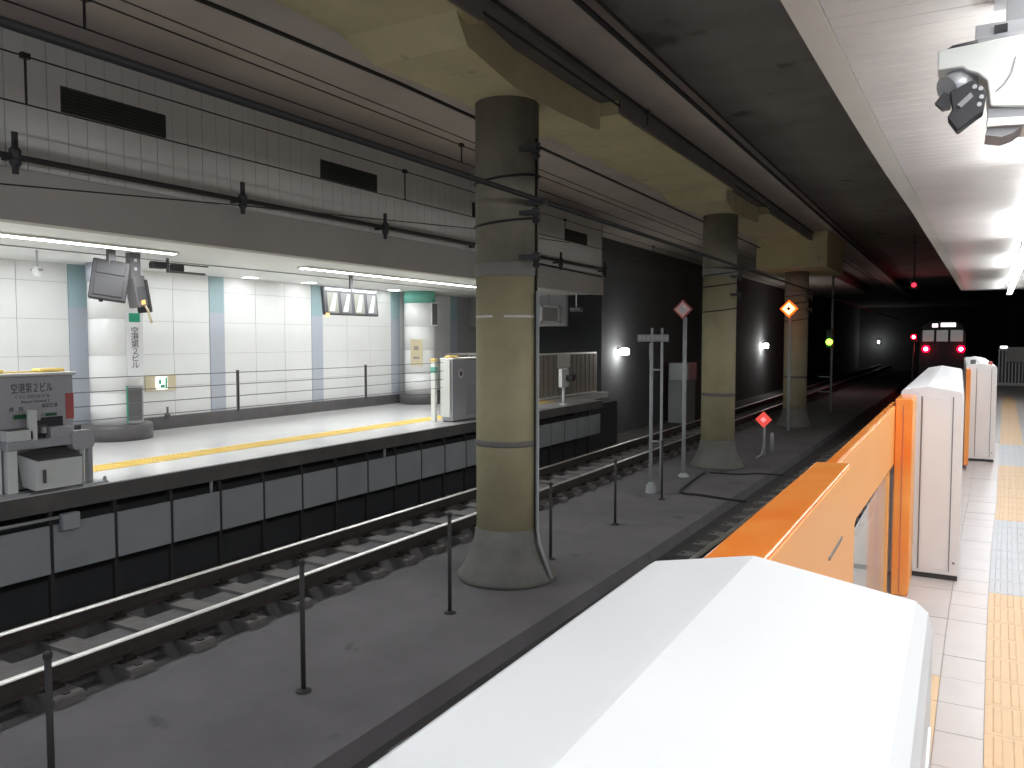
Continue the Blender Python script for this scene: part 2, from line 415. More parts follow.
# ---- beam and columns between the tracks
COLY = [8.32, 17.95, 27.6]
CX = -4.72
be = MB(); sd = MB(); e0 = YC
for cy in COLY:
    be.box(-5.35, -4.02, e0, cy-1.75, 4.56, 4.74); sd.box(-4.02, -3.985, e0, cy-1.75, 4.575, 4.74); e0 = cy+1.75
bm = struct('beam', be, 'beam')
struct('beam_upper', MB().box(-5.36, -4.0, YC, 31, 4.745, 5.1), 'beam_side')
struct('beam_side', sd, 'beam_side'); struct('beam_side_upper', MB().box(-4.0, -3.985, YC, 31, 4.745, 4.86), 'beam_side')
struct('beam_drop', MB().box(-5.62, -3.55, 25.7, 29.6, 3.80, 5.1), 'beam')
struct('ceiling_rib', MB().box(-3.985, -3.36, YC, 80, 4.86, 5.1), 'slab_brown')
for i, cy in enumerate(COLY):
    # low head over each column, stepping up with a tapered haunch
    h = MB()
    secs = [(-2.10, .66, 4.56), (-1.75, .56, 4.37), (-.55, .40, 4.335), (.55, .40, 4.335), (1.62, .42, 4.37), (1.752, .44, 4.40)]
    vs = []; fs = []
    for (d, hw, z) in secs: vs += [(CX-hw, cy+d, z), (CX+hw, cy+d, z), (CX+hw, cy+d, 4.74), (CX-hw, cy+d, 4.74)]
    for k in range(len(secs)-1):
        for q in range(4): fs.append((4*k+q, 4*k+4+q, 4*k+4+(q+1) % 4, 4*k+(q+1) % 4))
    fs += [(0, 1, 2, 3), tuple(4*(len(secs)-1)+q for q in (3, 2, 1, 0))]
    if i < 2: obj('column_head', h.add(vs, fs), 'beam', bm)
    lab = ['round yellowish concrete column nearest the camera, with two white reflective dashes',
           'second round concrete column from the camera, behind the unlit diamond sign',
           'third round concrete column, behind the glowing orange diamond signal',
           'fourth concrete column, dim in the tunnel behind the third one',
           'farthest concrete column, lost in the dark of the tunnel'][i]
    c = thing('concrete_column', lab, 'column', (CX, cy, FL), 'concrete columns between the tracks')
    zb = 2.42 if i == 0 else 3.08
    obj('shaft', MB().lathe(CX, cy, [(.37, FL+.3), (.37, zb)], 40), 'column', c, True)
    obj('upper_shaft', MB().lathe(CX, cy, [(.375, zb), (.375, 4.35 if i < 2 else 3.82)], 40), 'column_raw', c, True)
    obj('collar', MB().lathe(CX, cy, [(.378, zb-.10), (.383, zb-.08), (.383, zb+.04), (.378, zb+.06)], 40), 'collar', c, True)
    obj('base_cone', MB().lathe(CX, cy, [(.60, FL), (.60, FL+.05), (.56, FL+.09), (.41, FL+.40), (.376, FL+.62)], 40), 'column_base', c, True)
    obj('band', MB().lathe(CX, cy, [(.373, .33), (.378, .35), (.378, .385), (.373, .40)], 40), 'beam_side', c, True)
    if i == 0:
        # white reflective tape: two dashes around the shaft
        for (a0, a1) in ((-135, -87), (-66, -2)):
            m_ = MB(); vs = []; fs = []; n = 8
            for k in range(n+1):
                a = math.radians(a0+(a1-a0)*k/n)
                for (r, z) in ((.371, 1.84), (.376, 1.84), (.376, 1.865), (.371, 1.865)): vs.append((CX+r*math.cos(a), cy+r*math.sin(a), z))
            for k in range(n):
                for q in range(4): fs.append((4*k+q, 4*k+4+q, 4*k+4+(q+1) % 4, 4*k+(q+1) % 4))
            fs += [(0, 1, 2, 3), (4*n+3, 4*n+2, 4*n+1, 4*n)]
            obj('reflective_tape', m_.add(vs, fs), 'paper', c)
        ax, ay = CX+.42, cy-.02
        obj('conduit', MB().tube([(ax, ay, 2.15), (ax, ay, FL+.62), (ax+.03, ay, FL+.45), (ax+.19, ay, FL+.05)], .022), 'pole_grey', c, True)
        obj('conduit', MB().tube([(ax-.035, ay+.03, 3.9), (ax-.035, ay+.03, FL+.62), (ax+.16, ay+.04, FL+.05)], .016), 'cable', c, True)
    if i in (0, 1, 2):
        for z in ((3.72, 3.0, 2.5) if i == 0 else (2.95, 2.55)):
            b_ = MB().box(CX+.30, CX+.52, cy-.25, cy-.17, z, z+.05)
            b_.lathe(CX+.50, cy-.21, [(.03, z-.10), (.05, z-.07), (.03, z-.04), (.05, z-.01), (.03, z+.02), (.05, z+.07)], 10)
            obj('insulator_bracket', b_, 'insulator', c)
        for z in ((3.45, 2.95) if i == 0 else (3.05, 2.8, 2.25)):
            m_ = MB(); pts = []
            for k in range(25):
                a = 2*math.pi*k/24; pts.append((CX+.385*math.cos(a), cy+.385*math.sin(a), z+.05*math.sin(a+.8)))
            obj('cable_loop', m_.tube(pts, .014, 6), 'cable', c, True)

# ---- right platform
pr = struct('platform_right', MB().strip(-.78, 4.2, -.22, -.012, frange(YN, 33.0, 1.0)), 'grout')
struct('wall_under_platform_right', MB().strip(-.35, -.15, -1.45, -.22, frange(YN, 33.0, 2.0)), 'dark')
struct('platform_right_far', MB().strip(-.62, 4.0, -.02, -.001, frange(14.5, 33.0, 1.0)), 'floor_tile')
rb = random.Random(3)
def ftile(x0, x1, y0, y1, m, ribs=False, name='floor_tile'):
    g = .0012 if ribs else .0018; l0, l1 = bend(y0), bend(y1); r0, r1 = l0, l1
    if x1 > 0: r0 += .012*y0; r1 += .012*y1        # the tactile line drifts away from the gates
    if x0 > 0: l0, l1 = r0, r1
    b0, b1 = l0, l1
    vs = [(x0+g+l0, y0+g, -.012), (x1-g+r0, y0+g, -.012), (x1-g+r1, y1-g, -.012), (x0+g+l1, y1-g, -.012)]
    z = rb.uniform(-.0008, .0008)
    vs += [(v[0], v[1], z) for v in vs]
    m_ = MB().add(vs, [(0,3,2,1),(4,5,6,7),(0,1,5,4),(1,2,6,5),(2,3,7,6),(3,0,4,7)])
    if ribs:
        for q in range(4):
            xr = x0+.03+q*.068; vv = []
            for (xx, yy, zz) in ((xr, y0+.02, z), (xr+.035, y0+.02, z), (xr+.03, y0+.03, z+.0035), (xr+.005, y0+.03, z+.0035)): vv.append((xx+b0, yy, zz))
            for (xx, yy, zz) in ((xr, y1-.02, z), (xr+.035, y1-.02, z), (xr+.03, y1-.03, z+.0035), (xr+.005, y1-.03, z+.0035)): vv.append((xx+b1, yy, zz))
            m_.add(vv, [(0,1,2,3),(7,6,5,4),(0,4,5,1),(1,5,6,2),(2,6,7,3),(3,7,4,0)])
    return obj(name, m_, m, pr)
for y0 in frange(1.2, 14.4, .3)[:-1]:
    ftile(-.78, -.38, y0, y0+.3, 'floor_tile'); 
    ftile(-.38, -.08, y0, y0+.3, 'yellow_pale' if y0 < 4.15 else 'floor_tile', ribs=y0 < 4.15, name='tactile_tile' if y0 < 4.15 else 'floor_tile')
    ftile(-.08, .05, y0, y0+.3, 'floor_tile')
y0 = 2.77
while y0 < 26:
    yel = y0 < 5.7 or 8.1 < y0 < 11.5 or y0 > 14.0
    ftile(.05, .35, y0, y0+.3, 'yellow_pale' if yel else 'grey_tactile', ribs=True, name='tactile_tile'); y0 += .3
for y0 in frange(6.0, 14.4, .3)[:-1]:
    ftile(.35, .65, y0, y0+.3, 'floor_tile')

# ---- canopy over the right platform
cn = struct('ceiling_right', MB().strip(-.64, 4.2, 2.902, 3.0, frange(YC, 24.3, 1.0)), 'canopy_trim')
struct('trim_8', MB().strip(-.665, -.54, 2.887, 2.95, frange(YC, 24.3, .8)), 'canopy_trim')
struct('wall_canopy_side', MB().strip(-.66, -.58, 2.95, 5.1, frange(YC, 24.3, 1.0)), 'slab')
struct('wall_canopy_end', MB().box(.05, 4.2, 24.3, 24.45, 2.88, 5.1), 'tunnel')
n_ = 0; y0 = 2.3
while y0 < 24.2 and n_ < 290:
    b = bend(y0)
    m_ = MB().add([(-.535+b, y0+.0015, 2.902), (3.6+b, y0+.0015, 2.902), (3.6+b, y0+.1235, 2.902), (-.535+b, y0+.1235, 2.902),
                   (-.535+b, y0+.004, 2.8885), (3.6+b, y0+.004, 2.8885), (3.6+b, y0+.121, 2.8885), (-.535+b, y0+.121, 2.8885)],
                  [(0,3,2,1),(4,5,6,7),(0,1,5,4),(1,2,6,5),(2,3,7,6),(3,0,4,7)])
    obj('ceiling_slat', m_, 'canopy', cn); y0 += .125; n_ += 1
for (a, c) in RIGHT_LAMPS:
    t = thing('canopy_light', 'row of fluorescent tube in the right canopy ceiling', 'ceiling light', (.42+bend((a+c)/2), (a+c)/2, 2.83), 'fluorescent tubes in the right canopy')
    t['label'] = {-3.0: 'fluorescent tube in the right canopy directly above and behind the camera', 2.05: 'fluorescent tube in the right canopy beside the hanging camera unit, past the frame edge', 7.1: 'fluorescent tube in the right canopy just past the frame edge, second from the camera unit', 12.15: 'fluorescent tube in the right canopy, nearer of the two at the right frame edge',
                  17.2: 'fluorescent tube at the far end of the right canopy, above the far fence'}.get(a, 'fluorescent tube in the right canopy, beyond the right frame edge')
    ra, rc = bend(a), bend(c)
    def bar(x0, x1, z0, z1):
        return MB().add([(x0+ra, a, z0), (x1+ra, a, z0), (x1+ra, a, z1), (x0+ra, a, z1), (x0+rc, c, z0), (x1+rc, c, z0), (x1+rc, c, z1), (x0+rc, c, z1)],
                        [(0,1,2,3),(7,6,5,4),(0,4,5,1),(1,5,6,2),(2,6,7,3),(3,7,4,0)])
    obj('housing', bar(.38, .46, 2.78, 2.885), 'box_white', t); obj('tube', bar(.37, .47, 2.737, 2.78), 'tube', t)

# ================================================================ TRACKS
def make_track(label, cx, gauge, half, s0, s1, curved, group='railway tracks in the tunnel'):
    t = thing('railway_track', label, 'track', (cx, s0, -1.45), group)
    f = (lambda y: bend(y)) if curved else (lambda y: 0.)
    step = .62
    n = min(int((s1-s0)/step), 150)
    sl = MB().prism([(cx-half, -1.45), (cx+half, -1.45), (cx+half, -1.115), (cx+half-.015, -1.10), (cx-half+.015, -1.10), (cx-half, -1.115)], -.115, .115)
    a0 = obj('sleeper', sl, 'sleeper', t, origin=(cx, 0, -1.45))
    fb = []
    for sx in (-1, 1):
        fx = cx+sx*(gauge/2+.033)
        m_ = MB().box(fx-.085, fx+.085, -.07, .07, -1.10, -1.075)
        for q in (-1, 1): m_.box(fx+q*.065-.018, fx+q*.065+.018, -.03, .03, -1.075, -1.045)
        o_ = obj('rail_fastener', m_, 'fastener', a0, origin=(cx, 0, -1.45)); o_.location = (0, 0, 0); fb.append(o_)
    for sx in (-1, 1):
        eb = obj('bolt', MB().box(cx+sx*(half-.06)-.022, cx+sx*(half-.06)+.022, -.025, .025, -1.10, -1.092), 'fastener', a0, origin=(cx, 0, -1.45)); eb.location = (0, 0, 0); fb.append(eb)
    y = s0+.3; a0.location = Vector((f(y), y-s0, 0))
    for k in range(1, n):
        y += step
        c = a0.copy(); COL.objects.link(c); c.location = Vector((f(y), y-s0, 0))
        if k < 60:
            for o_ in fb:
                d = o_.copy(); COL.objects.link(d); d.parent = c
    for sx in (-1, 1):
        rx = cx+sx*(gauge/2+.033)
        for nm, prof, mt in (('rail', [(-.062, -1.075), (.062, -1.075), (.062, -1.062), (.012, -1.045), (.012, -.965), (.033, -.955), (.033, -.935), (-.033, -.935), (-.033, -.955), (-.012, -.965), (-.012, -1.045), (-.062, -1.062)], 'rail_web'),
                             ('rail_head', [(-.033, -.935), (.033, -.935), (.029, -.923), (.018, -.92), (-.018, -.92), (-.029, -.923)], 'rail_head')):
            vs = []; fs = []; yy = frange(s0, s1, 2.0 if curved else (s1-s0)); k_ = len(prof)
            for y in yy: vs += [(rx+px+f(y), y, pz) for px, pz in prof]
            for a in range(len(yy)-1):
                for q in range(k_): fs.append((a*k_+q, (a+1)*k_+q, (a+1)*k_+(q+1) % k_, a*k_+(q+1) % k_))
            fs += [tuple(range(k_)), tuple((len(yy)-1)*k_+q for q in range(k_-1, -1, -1))]
            if nm == 'rail': r_ = obj(nm, MB().add(vs, fs), mt, t)
            else: obj(nm, MB().add(vs, fs), mt, r_)
    return t
make_track('left railway track with shiny rails, beside the bright white platform', TL, .95, .77, -1.73, 90, False)
make_track('right railway track running under the orange gate doors to the train', -2.05, 1.435, 1.2, 2.0, 90, True)

# panels hanging under the left platform edge
up = thing('barrier_panels', 'row of grey panels hung below the left platform edge along the track', 'barrier', (-8.2, 10, -.9))
hb = MB().box(-8.24, -8.20, 4.86, 5.59, -.86, -.35)
y = 1.93; k = 0; pp = None
JO = []
while y < 19.2:
    if pp is None:
        pp = obj('panel', MB().bbox(-8.235, -8.20, y+.02, y+.71, -.86, -.35, .008), 'under_panel', up); pl0 = wloc(pp)
        po = obj('post', MB().box(-8.27, -8.215, y-.022, y+.018, -1.42, -.2), 'post_dark', up); po0 = wloc(po)
    else:
        inst(pp, up, pl0+Vector((0, y-1.93, 0))); inst(po, up, po0+Vector((0, y-1.93, 0)))
    y += .73
obj('rail_bar', MB().box(-8.26, -8.23, 2, 19.4, -.40, -.36), 'post_dark', up)
tag(obj('service_pipe', MB().tube([(-8.17, 1.5, -.27), (-8.17, 4.91, -.27)], .018), 'pole_grey', None, True), 'thin pale pipe running under the left platform edge, at the left frame edge', 'pipe')
t = thing('junction_box', 'small grey junction box above the under-platform panels, near left frame edge', 'junction box', (-8.19, 5.02, -.45))
obj('case', MB().bbox(-8.195, -8.13, 4.92, 5.12, -.42, -.24, .01), 'under_panel', t); obj('lid', MB().bbox(-8.13, -8.12, 4.93, 5.11, -.41, -.25, .003), 'box_silver', t)
for i, y in enumerate((6.9, 10.4)):
    tag(obj('drain_pipe', MB().tube([(-8.22, y, -.2), (-8.22, y, -.35)], .02), 'pole_grey', None, True), ['short drain stub above the fourth under-platform panel', 'short drain stub above the panels left of the nearest column'][i], 'pipe', 'drain stubs under the platform edge')

# handrail-less marker posts on the walkway
for i, (y, top) in enumerate(((2.66, -.24), (4.72, -.20), (6.86, -.22), (9.22, -.27), (11.46, -.27), (13.68, -.22))):
    lab = ['dark walkway post at the left frame edge, nearest the camera', 'dark walkway post standing below the middle of the left platform opening',
           'dark walkway post just left of the nearest column', 'dark walkway post just right of the nearest column',
           'dark walkway post between the nearest column and the ladder frame', 'dark walkway post beside the foot of the ladder frame'][i]
    t = thing('walkway_post', lab, 'post', (-4.58, y, FL), 'dark posts along the walkway')
    obj('pole', MB().tube([(-4.58, y, FL+.01), (-4.58, y, top)], .02, 10), 'post_dark', t, True)
    obj('cap', MB().lathe(-4.58, y, [(.026, top-.03), (.028, top), (.016, top+.012)], 10), 'post_dark', t)
    obj('foot_plate', MB().lathe(-4.58, y, [(.065, FL), (.065, FL+.01), (.03, FL+.025)], 12), 'post_dark', t)

# ================================================================ OVERHEAD WIRES
def cat(label, x, zc, zm, drops, r=.007, y0=.5, y1=60, group='overhead contact lines'):
    t = thing('overhead_line', label, 'wire', (x, 8, zc), group)
    obj('contact_wire', MB().tube([(x, y0, zc), (x, y1, zc+.02)], r, 6), 'wire', t)
    obj('messenger_wire', MB().tube([(x, y0, zm), (x, y1, zm)], r, 6), 'wire', t)
    for d in drops:
        obj('dropper', MB().tube([(x, d, zc), (x, d, zm)], .010, 6), 'wire', t)
        obj('clamp', MB().box(x-.02, x+.02, d-.035, d+.035, zm-.02, zm+.025), 'wire', t)
cat('pair of thin overhead wires with droppers crossing the tiled fascia', -6.57, 3.46, 3.84, [3.79, 8.8, 13.8, 18.8])
cat('pair of thin overhead wires under the brown ceiling slab, left of the beam', -5.62, 3.84, 4.06, [3.68, 8.73], .007, .5, 25.65)
tag(obj('feeder_wire', MB().tube([(-5.62, .5, 4.155), (-5.62, 25.65, 4.155)], .006, 6), 'wire'), 'single thin wire just above the pair under the brown slab', 'wire')
tag(obj('catenary_wire', MB().tube([(-6.57, 1, 2.66), (-6.57, 3.6, 2.80), (-6.57, 6, 2.98), (-6.57, 10.4, 3.28), (-6.57, 14, 3.44)], .007, 6), 'wire'), 'slack thin wire sloping up along the lower edge of the fascia', 'wire')
tag(obj('power_cable', MB().tube([(-5.5, 1.5, 4.25), (-5.5, 5.0, 4.37), (-5.5, 7.3, 4.42), (-5.5, 25.65, 4.44)], .022, 8), 'cable', None, True), 'dark cable slung along the left flank of the concrete beam', 'cable')
t = thing('power_cable', 'thick dark cable passing in front of the nearest column near its top', 'cable', (-4.1, 8, 3.1))
obj('cable', MB().tube([(-4.12, 1, 3.13), (-4.12, 70, 3.13)], .027, 10), 'cable', t, True)
for y in (8.1, 17.7, 27.4): obj('clamp', MB().box(-4.32, -4.09, y-.03, y+.03, 3.10, 3.16), 'insulator', t)
t = thing('power_cable', 'thick dark cable on brackets along the lower edge of the tiled fascia', 'cable', (-8.0, 8, 3.3))
obj('cable', MB().tube([(-8.0, 1, 3.335), (-8.0, 7.25, 3.35), (-8.0, 19.3, 3.39)], .030, 10), 'cable', t, True)
for y in (4.49, 7.30, 10.19, 13.0, 16.6, 19.2):
    b_ = obj('bracket', MB().box(-8.2, -7.97, y-.02, y+.02, 3.33, 3.37).box(-8.02, -7.98, y-.022, y+.022, 3.18, 3.58), 'insulator', t)
    obj('insulator', MB().lathe(-8.0, y, [(.03, 3.24), (.055, 3.28), (.055, 3.31), (.045, 3.33), (.055, 3.37), (.055, 3.41), (.03, 3.44)], 10), 'insulator', b_)
tag(obj('fascia_conduit', MB().tube([(-8.17, 15.3, 3.27), (-8.17, 19.5, 3.22)], .022, 8), 'cable', None, True), 'dark conduit on the fascia just right of the nearest column', 'cable')
# cables fixed below the slab over the right track
for i, (x, z, r) in enumerate(((-3.30, 4.84, .030), (-3.15, 4.86, .016), (-3.95, 4.80, .018), (-4.00, 4.66, .014))):
    tag(obj('ceiling_cable', MB().tube([(x, 1, z), (x, 80, z)], r, 8), 'cable', None, True),
        ['thickest dark cable under the slab, right of the pale ceiling rib', 'thin cable beside the thickest one under the slab',
         'dark cable along the upper edge of the beam side', 'thin cable along the middle of the beam side'][i], 'cable', 'cables under the ceiling slab')
t = thing('cable_hanger', 'small dark hanger holding the cable at the beam side', 'hanger', (-3.95, 11, 4.8), None)
obj('rod', MB().tube([(-3.95, 11.0, 4.62), (-3.95, 11.0, 4.84)], .010, 6), 'cable', t); obj('clamp', MB().box(-3.98, -3.92, 10.96, 11.04, 4.77, 4.83), 'insulator', t)
# overhead line of the right track

# ================================================================ LEFT PLATFORM THINGS
for i, (x, a, c) in enumerate(LEFT_LAMPS):
    t = thing('platform_light', ['long fluorescent strip in the left platform ceiling, at the left frame edge', 'long fluorescent strip in the left platform ceiling, ending behind the nearest column'][i], 'ceiling light', (x, (a+c)/2, 2.74), 'fluorescent strips of the left platform')
    obj('housing', MB().box(x-.09, x+.09, a-.02, c+.02, 2.752, 2.776), 'box_white', t)
    obj('tube', MB().box(x-.055, x+.055, a, c, 2.742, 2.757), 'tube', t)

for i, cy in enumerate((8.08, 16.35)):
    x = -11.78
    t = thing('platform_pillar', ['round white tiled pillar behind the hanging dark monitors', 'round white pillar with a teal capital, left of the nearest column'][i], 'pillar', (x, cy, 0), 'round pillars of the left platform')
    pr_ = [(.385, .22)]
    for z in (.75, 1.33, 1.91): pr_ += [(.385, z-.006), (.379, z-.004), (.379, z+.004), (.385, z+.006)]
    obj('shaft', MB().lathe(x, cy, pr_+[(.385, 2.5)], 40), 'white_tile', t, True)
    obj('capital', MB().lathe(x, cy, [(.395, 2.49), (.395, 2.78)], 40), 'teal' if i else 'pilaster', t, True)
    obj('plinth', MB().lathe(x, cy, [(.52, 0), (.52, .23), (.50, .25), (.385, .25)], 40), 'baseboard', t, True)
# vertical station name sign on the first pillar
t = thing('pillar_sign', 'tall narrow white station name sign with a green top on the first pillar', 'sign', (-11.37, 7.98, 1.0))
Rm = Matrix.Translation((-11.385, 7.97, 0)) @ Matrix.Rotation(math.radians(-25), 4, 'Z')
obj('board', MB().box(-.0, .03, .02, .26, .98, 2.03, Rm), 'gate_white', t)
obj('green_patch', MB().box(.03, .033, .06, .22, 1.86, 2.0, Rm), 'teal_sign', t)
text('空\n港\n第\n２\nビ\nル', .12, tuple(Rm @ Vector((.034, .14, 1.45))), 'diag', 'ink', t, vertical=True)
t = thing('poster', 'small dark vertical poster low on the first white pillar', 'poster', (-11.37, 7.98, .3))
obj('frame', MB().box(-.0, .025, -.0, .24, .28, .86, Rm), 'box_grey', t); obj('print', MB().box(.025, .028, .02, .22, .31, .83, Rm), 'grey_sign', t)
obj('green_edge', MB().box(.025, .029, .0, .02, .28, .86, Rm), 'teal_sign', t)
# second pillar's signs
t = thing('pillar_sign', 'narrow dark vertical sign high on the teal-topped pillar', 'sign', (-11.37, 16.7, 1.9))
Rm2 = Matrix.Translation((-11.39, 16.3, 0)) @ Matrix.Rotation(math.radians(-10), 4, 'Z')
obj('board', MB().box(0, .03, -.02, .20, 1.93, 2.50, Rm2), 'gate_white', t); obj('print', MB().box(.03, .033, 0, .18, 1.95, 2.48, Rm2), 'grey_sign', t)
t = thing('poster', 'beige notice on the front of the teal-topped pillar', 'poster', (-11.6, 16.2, .95))
R3 = Matrix.Translation((-11.78, 16.35, 0)) @ Matrix.Rotation(math.radians(-66), 4, 'Z')
obj('sheet', MB().box(.385, .395, -.15, .15, .94, 1.60, R3), 'beige', t)
obj('print', MB().box(.395, .397, -.09, .07, 1.12, 1.17, R3).box(.395, .397, -.07, .05, 1.33, 1.43, R3), 'fence_brown', t)
tag(obj('waste_bin', MB().lathe(-11.2, 17.0, [(.11, 0), (.13, .55), (.13, .72), (.09, .78)], 14), 'grey_sign', None, True), 'slim dark bin beside the teal-topped pillar', 'bin')

# illuminated exit sign on the wall
t = thing('exit_sign', 'lit green and white exit sign on a beige plate low on the tiled wall', 'sign', (-12.33, 9.3, .68))
obj('plate', MB().bbox(WL, WL+.03, 9.0, 9.62, .68, .96, .005), 'beige', t)
obj('lamp_box', MB().bbox(WL+.03, WL+.06, 9.20, 9.42, .71, .93, .004), 'exit_white', t)
pic = obj('pictogram', MB().box(WL+.06, WL+.063, 9.24, 9.29, .80, .88).box(WL+.06, WL+.063, 9.27, 9.36, .74, .79).box(WL+.06, WL+.063, 9.25, 9.28, .885, .92).box(WL+.06, WL+.063, 9.37, 9.41, .72, .92), 'teal_sign', t)
tag(obj('door_holder', MB().lathe(WL+.13, 9.35, [(.05, .22), (.05, .26), (.02, .3), (.02, .40)], 10), 'grey_sign', None, True), 'small grey fitting on the baseboard below the exit sign', 'fitting')

# hanging monitors
def tilt(x, y, z, ang): return Matrix.Translation((x, y, z)) @ Matrix.Rotation(ang, 4, 'Y')
t = thing('hanging_monitor', 'grey hanging monitor with its back turned, left of the pair by the first pillar', 'monitor', (-9.9, 6.65, 2.05), 'hanging monitors at the platform edge')
P_ = Matrix.Translation((-9.9, 6.76, 2.37))
R_ = P_ @ Matrix.Rotation(math.radians(-10), 4, 'X') @ Matrix.Rotation(math.radians(-35), 4, 'Z')
obj('case', MB().bbox(-.08, .07, -.25, .20, -.27, .26, .012, R_), 'monitor_grey', t)
obj('back_panel', MB().bbox(.07, .083, -.20, .15, -.22, .02, .005, R_), 'monitor_grey', t); obj('back_panel', MB().bbox(.07, .083, -.20, .15, .07, .22, .005, R_), 'monitor_grey', t)
obj('hanger', MB().box(-.03, .03, -.05, .05, .22, .408, P_), 'grey_sign', t)
obj('sensor', MB().box(-.02, .02, -.12, -.07, -.30, -.27, R_), 'black_plastic', t)
t = thing('hanging_monitor', 'dark hanging monitor with an orange lamp, right one of the pair by the first pillar', 'monitor', (-9.9, 7.0, 1.9), 'hanging monitors at the platform edge')
P2 = Matrix.Translation((-10.02, 7.22, 2.24))
R_ = P2 @ Matrix.Rotation(math.radians(10), 4, 'X') @ Matrix.Rotation(math.radians(30), 4, 'Z')
obj('case', MB().bbox(-.07, .07, -.17, .17, -.20, .22, .012, R_), 'grey_sign', t)
obj('hood', MB().bbox(-.10, .09, .13, .20, -.30, .16, .01, R_), 'monitor_grey', t)
obj('screen', MB().box(.07, .075, -.14, .11, -.12, .08, R_), 'black_plastic', t)
obj('lamp', MB().box(.07, .082, -.07, .03, -.17, -.11, R_), 'monitor_lamp', t)
obj('hanger', MB().box(-.06, .05, -.12, .03, .20, .54, P2), 'grey_sign', t)
obj('rivet', MB().box(.05, .06, -.07, -.03, .30, .34, P2), 'box_silver', t); obj('rivet', MB().box(.05, .06, -.07, -.03, .42, .46, P2), 'box_silver', t)
cb_ = obj('loose_cable', MB().tube([tuple(R_ @ Vector(v)) for v in ((.06, .05, -.19), (.07, .09, -.27), (.06, .13, -.36), (.07, .14, -.45))], .016, 8), 'beige', t, True)

t = thing('monitor_row', 'row of four upright camera screens in a dark frame hanging from the platform ceiling', 'monitor', (-9.9, 11.4, 2.0))
R_ = Matrix.Translation((-9.95, 11.64, 2.295)) @ Matrix.Rotation(math.radians(-6), 4, 'Y')
obj('frame', MB().bbox(-.05, .03, -.76, .74, -.26, .25, .01, R_), 'black_plastic', t)
for k in range(4):
    y0 = -.72+k*.365
    s_ = obj('screen', MB().box(.03, .036, y0+.035, y0+.315, -.225, .145, R_), 'screen_a' if k % 2 == 0 else 'screen_b', t)
    obj('picture', MB().add([tuple(R_ @ Vector(v)) for v in ((.037, y0+.06, -.20), (.037, y0+.20, -.20), (.037, y0+.29, .13), (.037, y0+.22, .13), (.039, y0+.06, -.20), (.039, y0+.20, -.20), (.039, y0+.29, .13), (.039, y0+.22, .13))],
        [(0,3,2,1),(4,5,6,7),(0,1,5,4),(1,2,6,5),(2,3,7,6),(3,0,4,7)]), 'picture_grey', s_)
obj('top_rail', MB().box(.03, .04, -.72, -.04, .18, .22, R_), 'box_silver', t); obj('top_rail', MB().box(.03, .04, .02, .70, .18, .22, R_), 'box_silver', t)
obj('hanger', MB().box(-9.97, -9.93, 11.60, 11.67, 2.53, 2.78), 'grey_sign', t)
obj('lamp', MB().box(.03, .045, -.76, -.68, -.30, -.24, R_), 'monitor_lamp', t)

t = thing('ceiling_sensor', 'small dark device on a rail below the platform ceiling, right of the first pillar', 'sensor', (-10.2, 7.9, 2.6))
obj('rail', MB().box(-10.24, -10.20, 7.6, 8.6, 2.70, 2.72), 'grey_sign', t)
obj('body', MB().bbox(-10.30, -10.15, 7.62, 7.82, 2.62, 2.71, .01), 'monitor_grey', t); obj('body', MB().bbox(-10.28, -10.15, 7.95, 8.12, 2.60, 2.70, .01), 'monitor_grey', t)
obj('arm', MB().box(-10.22, -10.15, 7.85, 8.5, 2.57, 2.60), 'grey_sign', t); obj('rod', MB().box(-10.23, -10.21, 7.86, 7.90, 2.6, 2.78), 'grey_sign', t)
t = thing('speaker', 'small white speaker hanging from the ceiling near the left frame edge', 'speaker', (-10.8, 6.3, 2.4))
obj('rod', MB().tube([(-10.8, 6.3, 2.55), (-10.8, 6.3, 2.78)], .012, 6), 'box_grey', t); obj('body', MB().lathe(-10.8, 6.3, [(.03, 2.42), (.055, 2.45), (.065, 2.51), (.035, 2.56)], 14), 'box_white', t, True)
obj('bracket', MB().box(-10.92, -10.70, 6.28, 6.32, 2.50, 2.53), 'box_grey', t)

# rope type platform gate: two housings, ropes
def housing(label, y0, y1, xf):
    t = thing('gate_housing', label, 'gate', (xf-.13, (y0+y1)/2, 0), 'gate housings of the left platform')
    obj('body', MB().bbox(xf-.26, xf-.01, y0, y1, .02, 1.20, .012), 'housing_face', t)
    obj('base', MB().box(xf-.24, xf-.03, y0+.02, y1-.02, 0, .025), 'gate_base', t)
    obj('cap', MB().bbox(xf-.29, xf+.02, y0-.02, y1+.02, 1.20, 1.235, .008), 'housing_cap', t)
    return t
t = housing('grey gate housing with the station name printed on it, at the left frame edge', 3.3, 5.32, -8.5)
X0 = -8.508
text('空港第２ビル', .115, (X0, 4.87, 1.07), '+x', 'ink', t, width=.43)
text('くうこうだいにビル', .045, (X0, 4.87, .985), '+x', 'ink', t, width=.36)
text('Airport Terminal 2', .04, (X0, 4.90, .935), '+x', 'ink', t, width=.30)
text('成　田', .05, (X0, 4.70, .86), '+x', 'ink', t, width=.14)
text('成田空港', .05, (X0, 5.05, .88), '+x', 'ink', t, width=.17)
ln = obj('line_stripe', MB().box(X0-.001, X0+.003, 4.66, 5.13, .765, .80), 'box_grey', t); obj('line_stripe', MB().box(X0, X0+.004, 4.67, 4.85, .76, .805), 'green_ink', t)
obj('line_stripe', MB().box(X0, X0+.004, 5.00, 5.12, .768, .80), 'green_ink', t)
obj('warning_label', MB().box(X0, X0+.004, 5.225, 5.315, .72, 1.0), 'red_label', t, )
obj('warning_label', MB().box(X0, X0+.004, 4.44, 4.53, .72, .95), 'red_label', t)
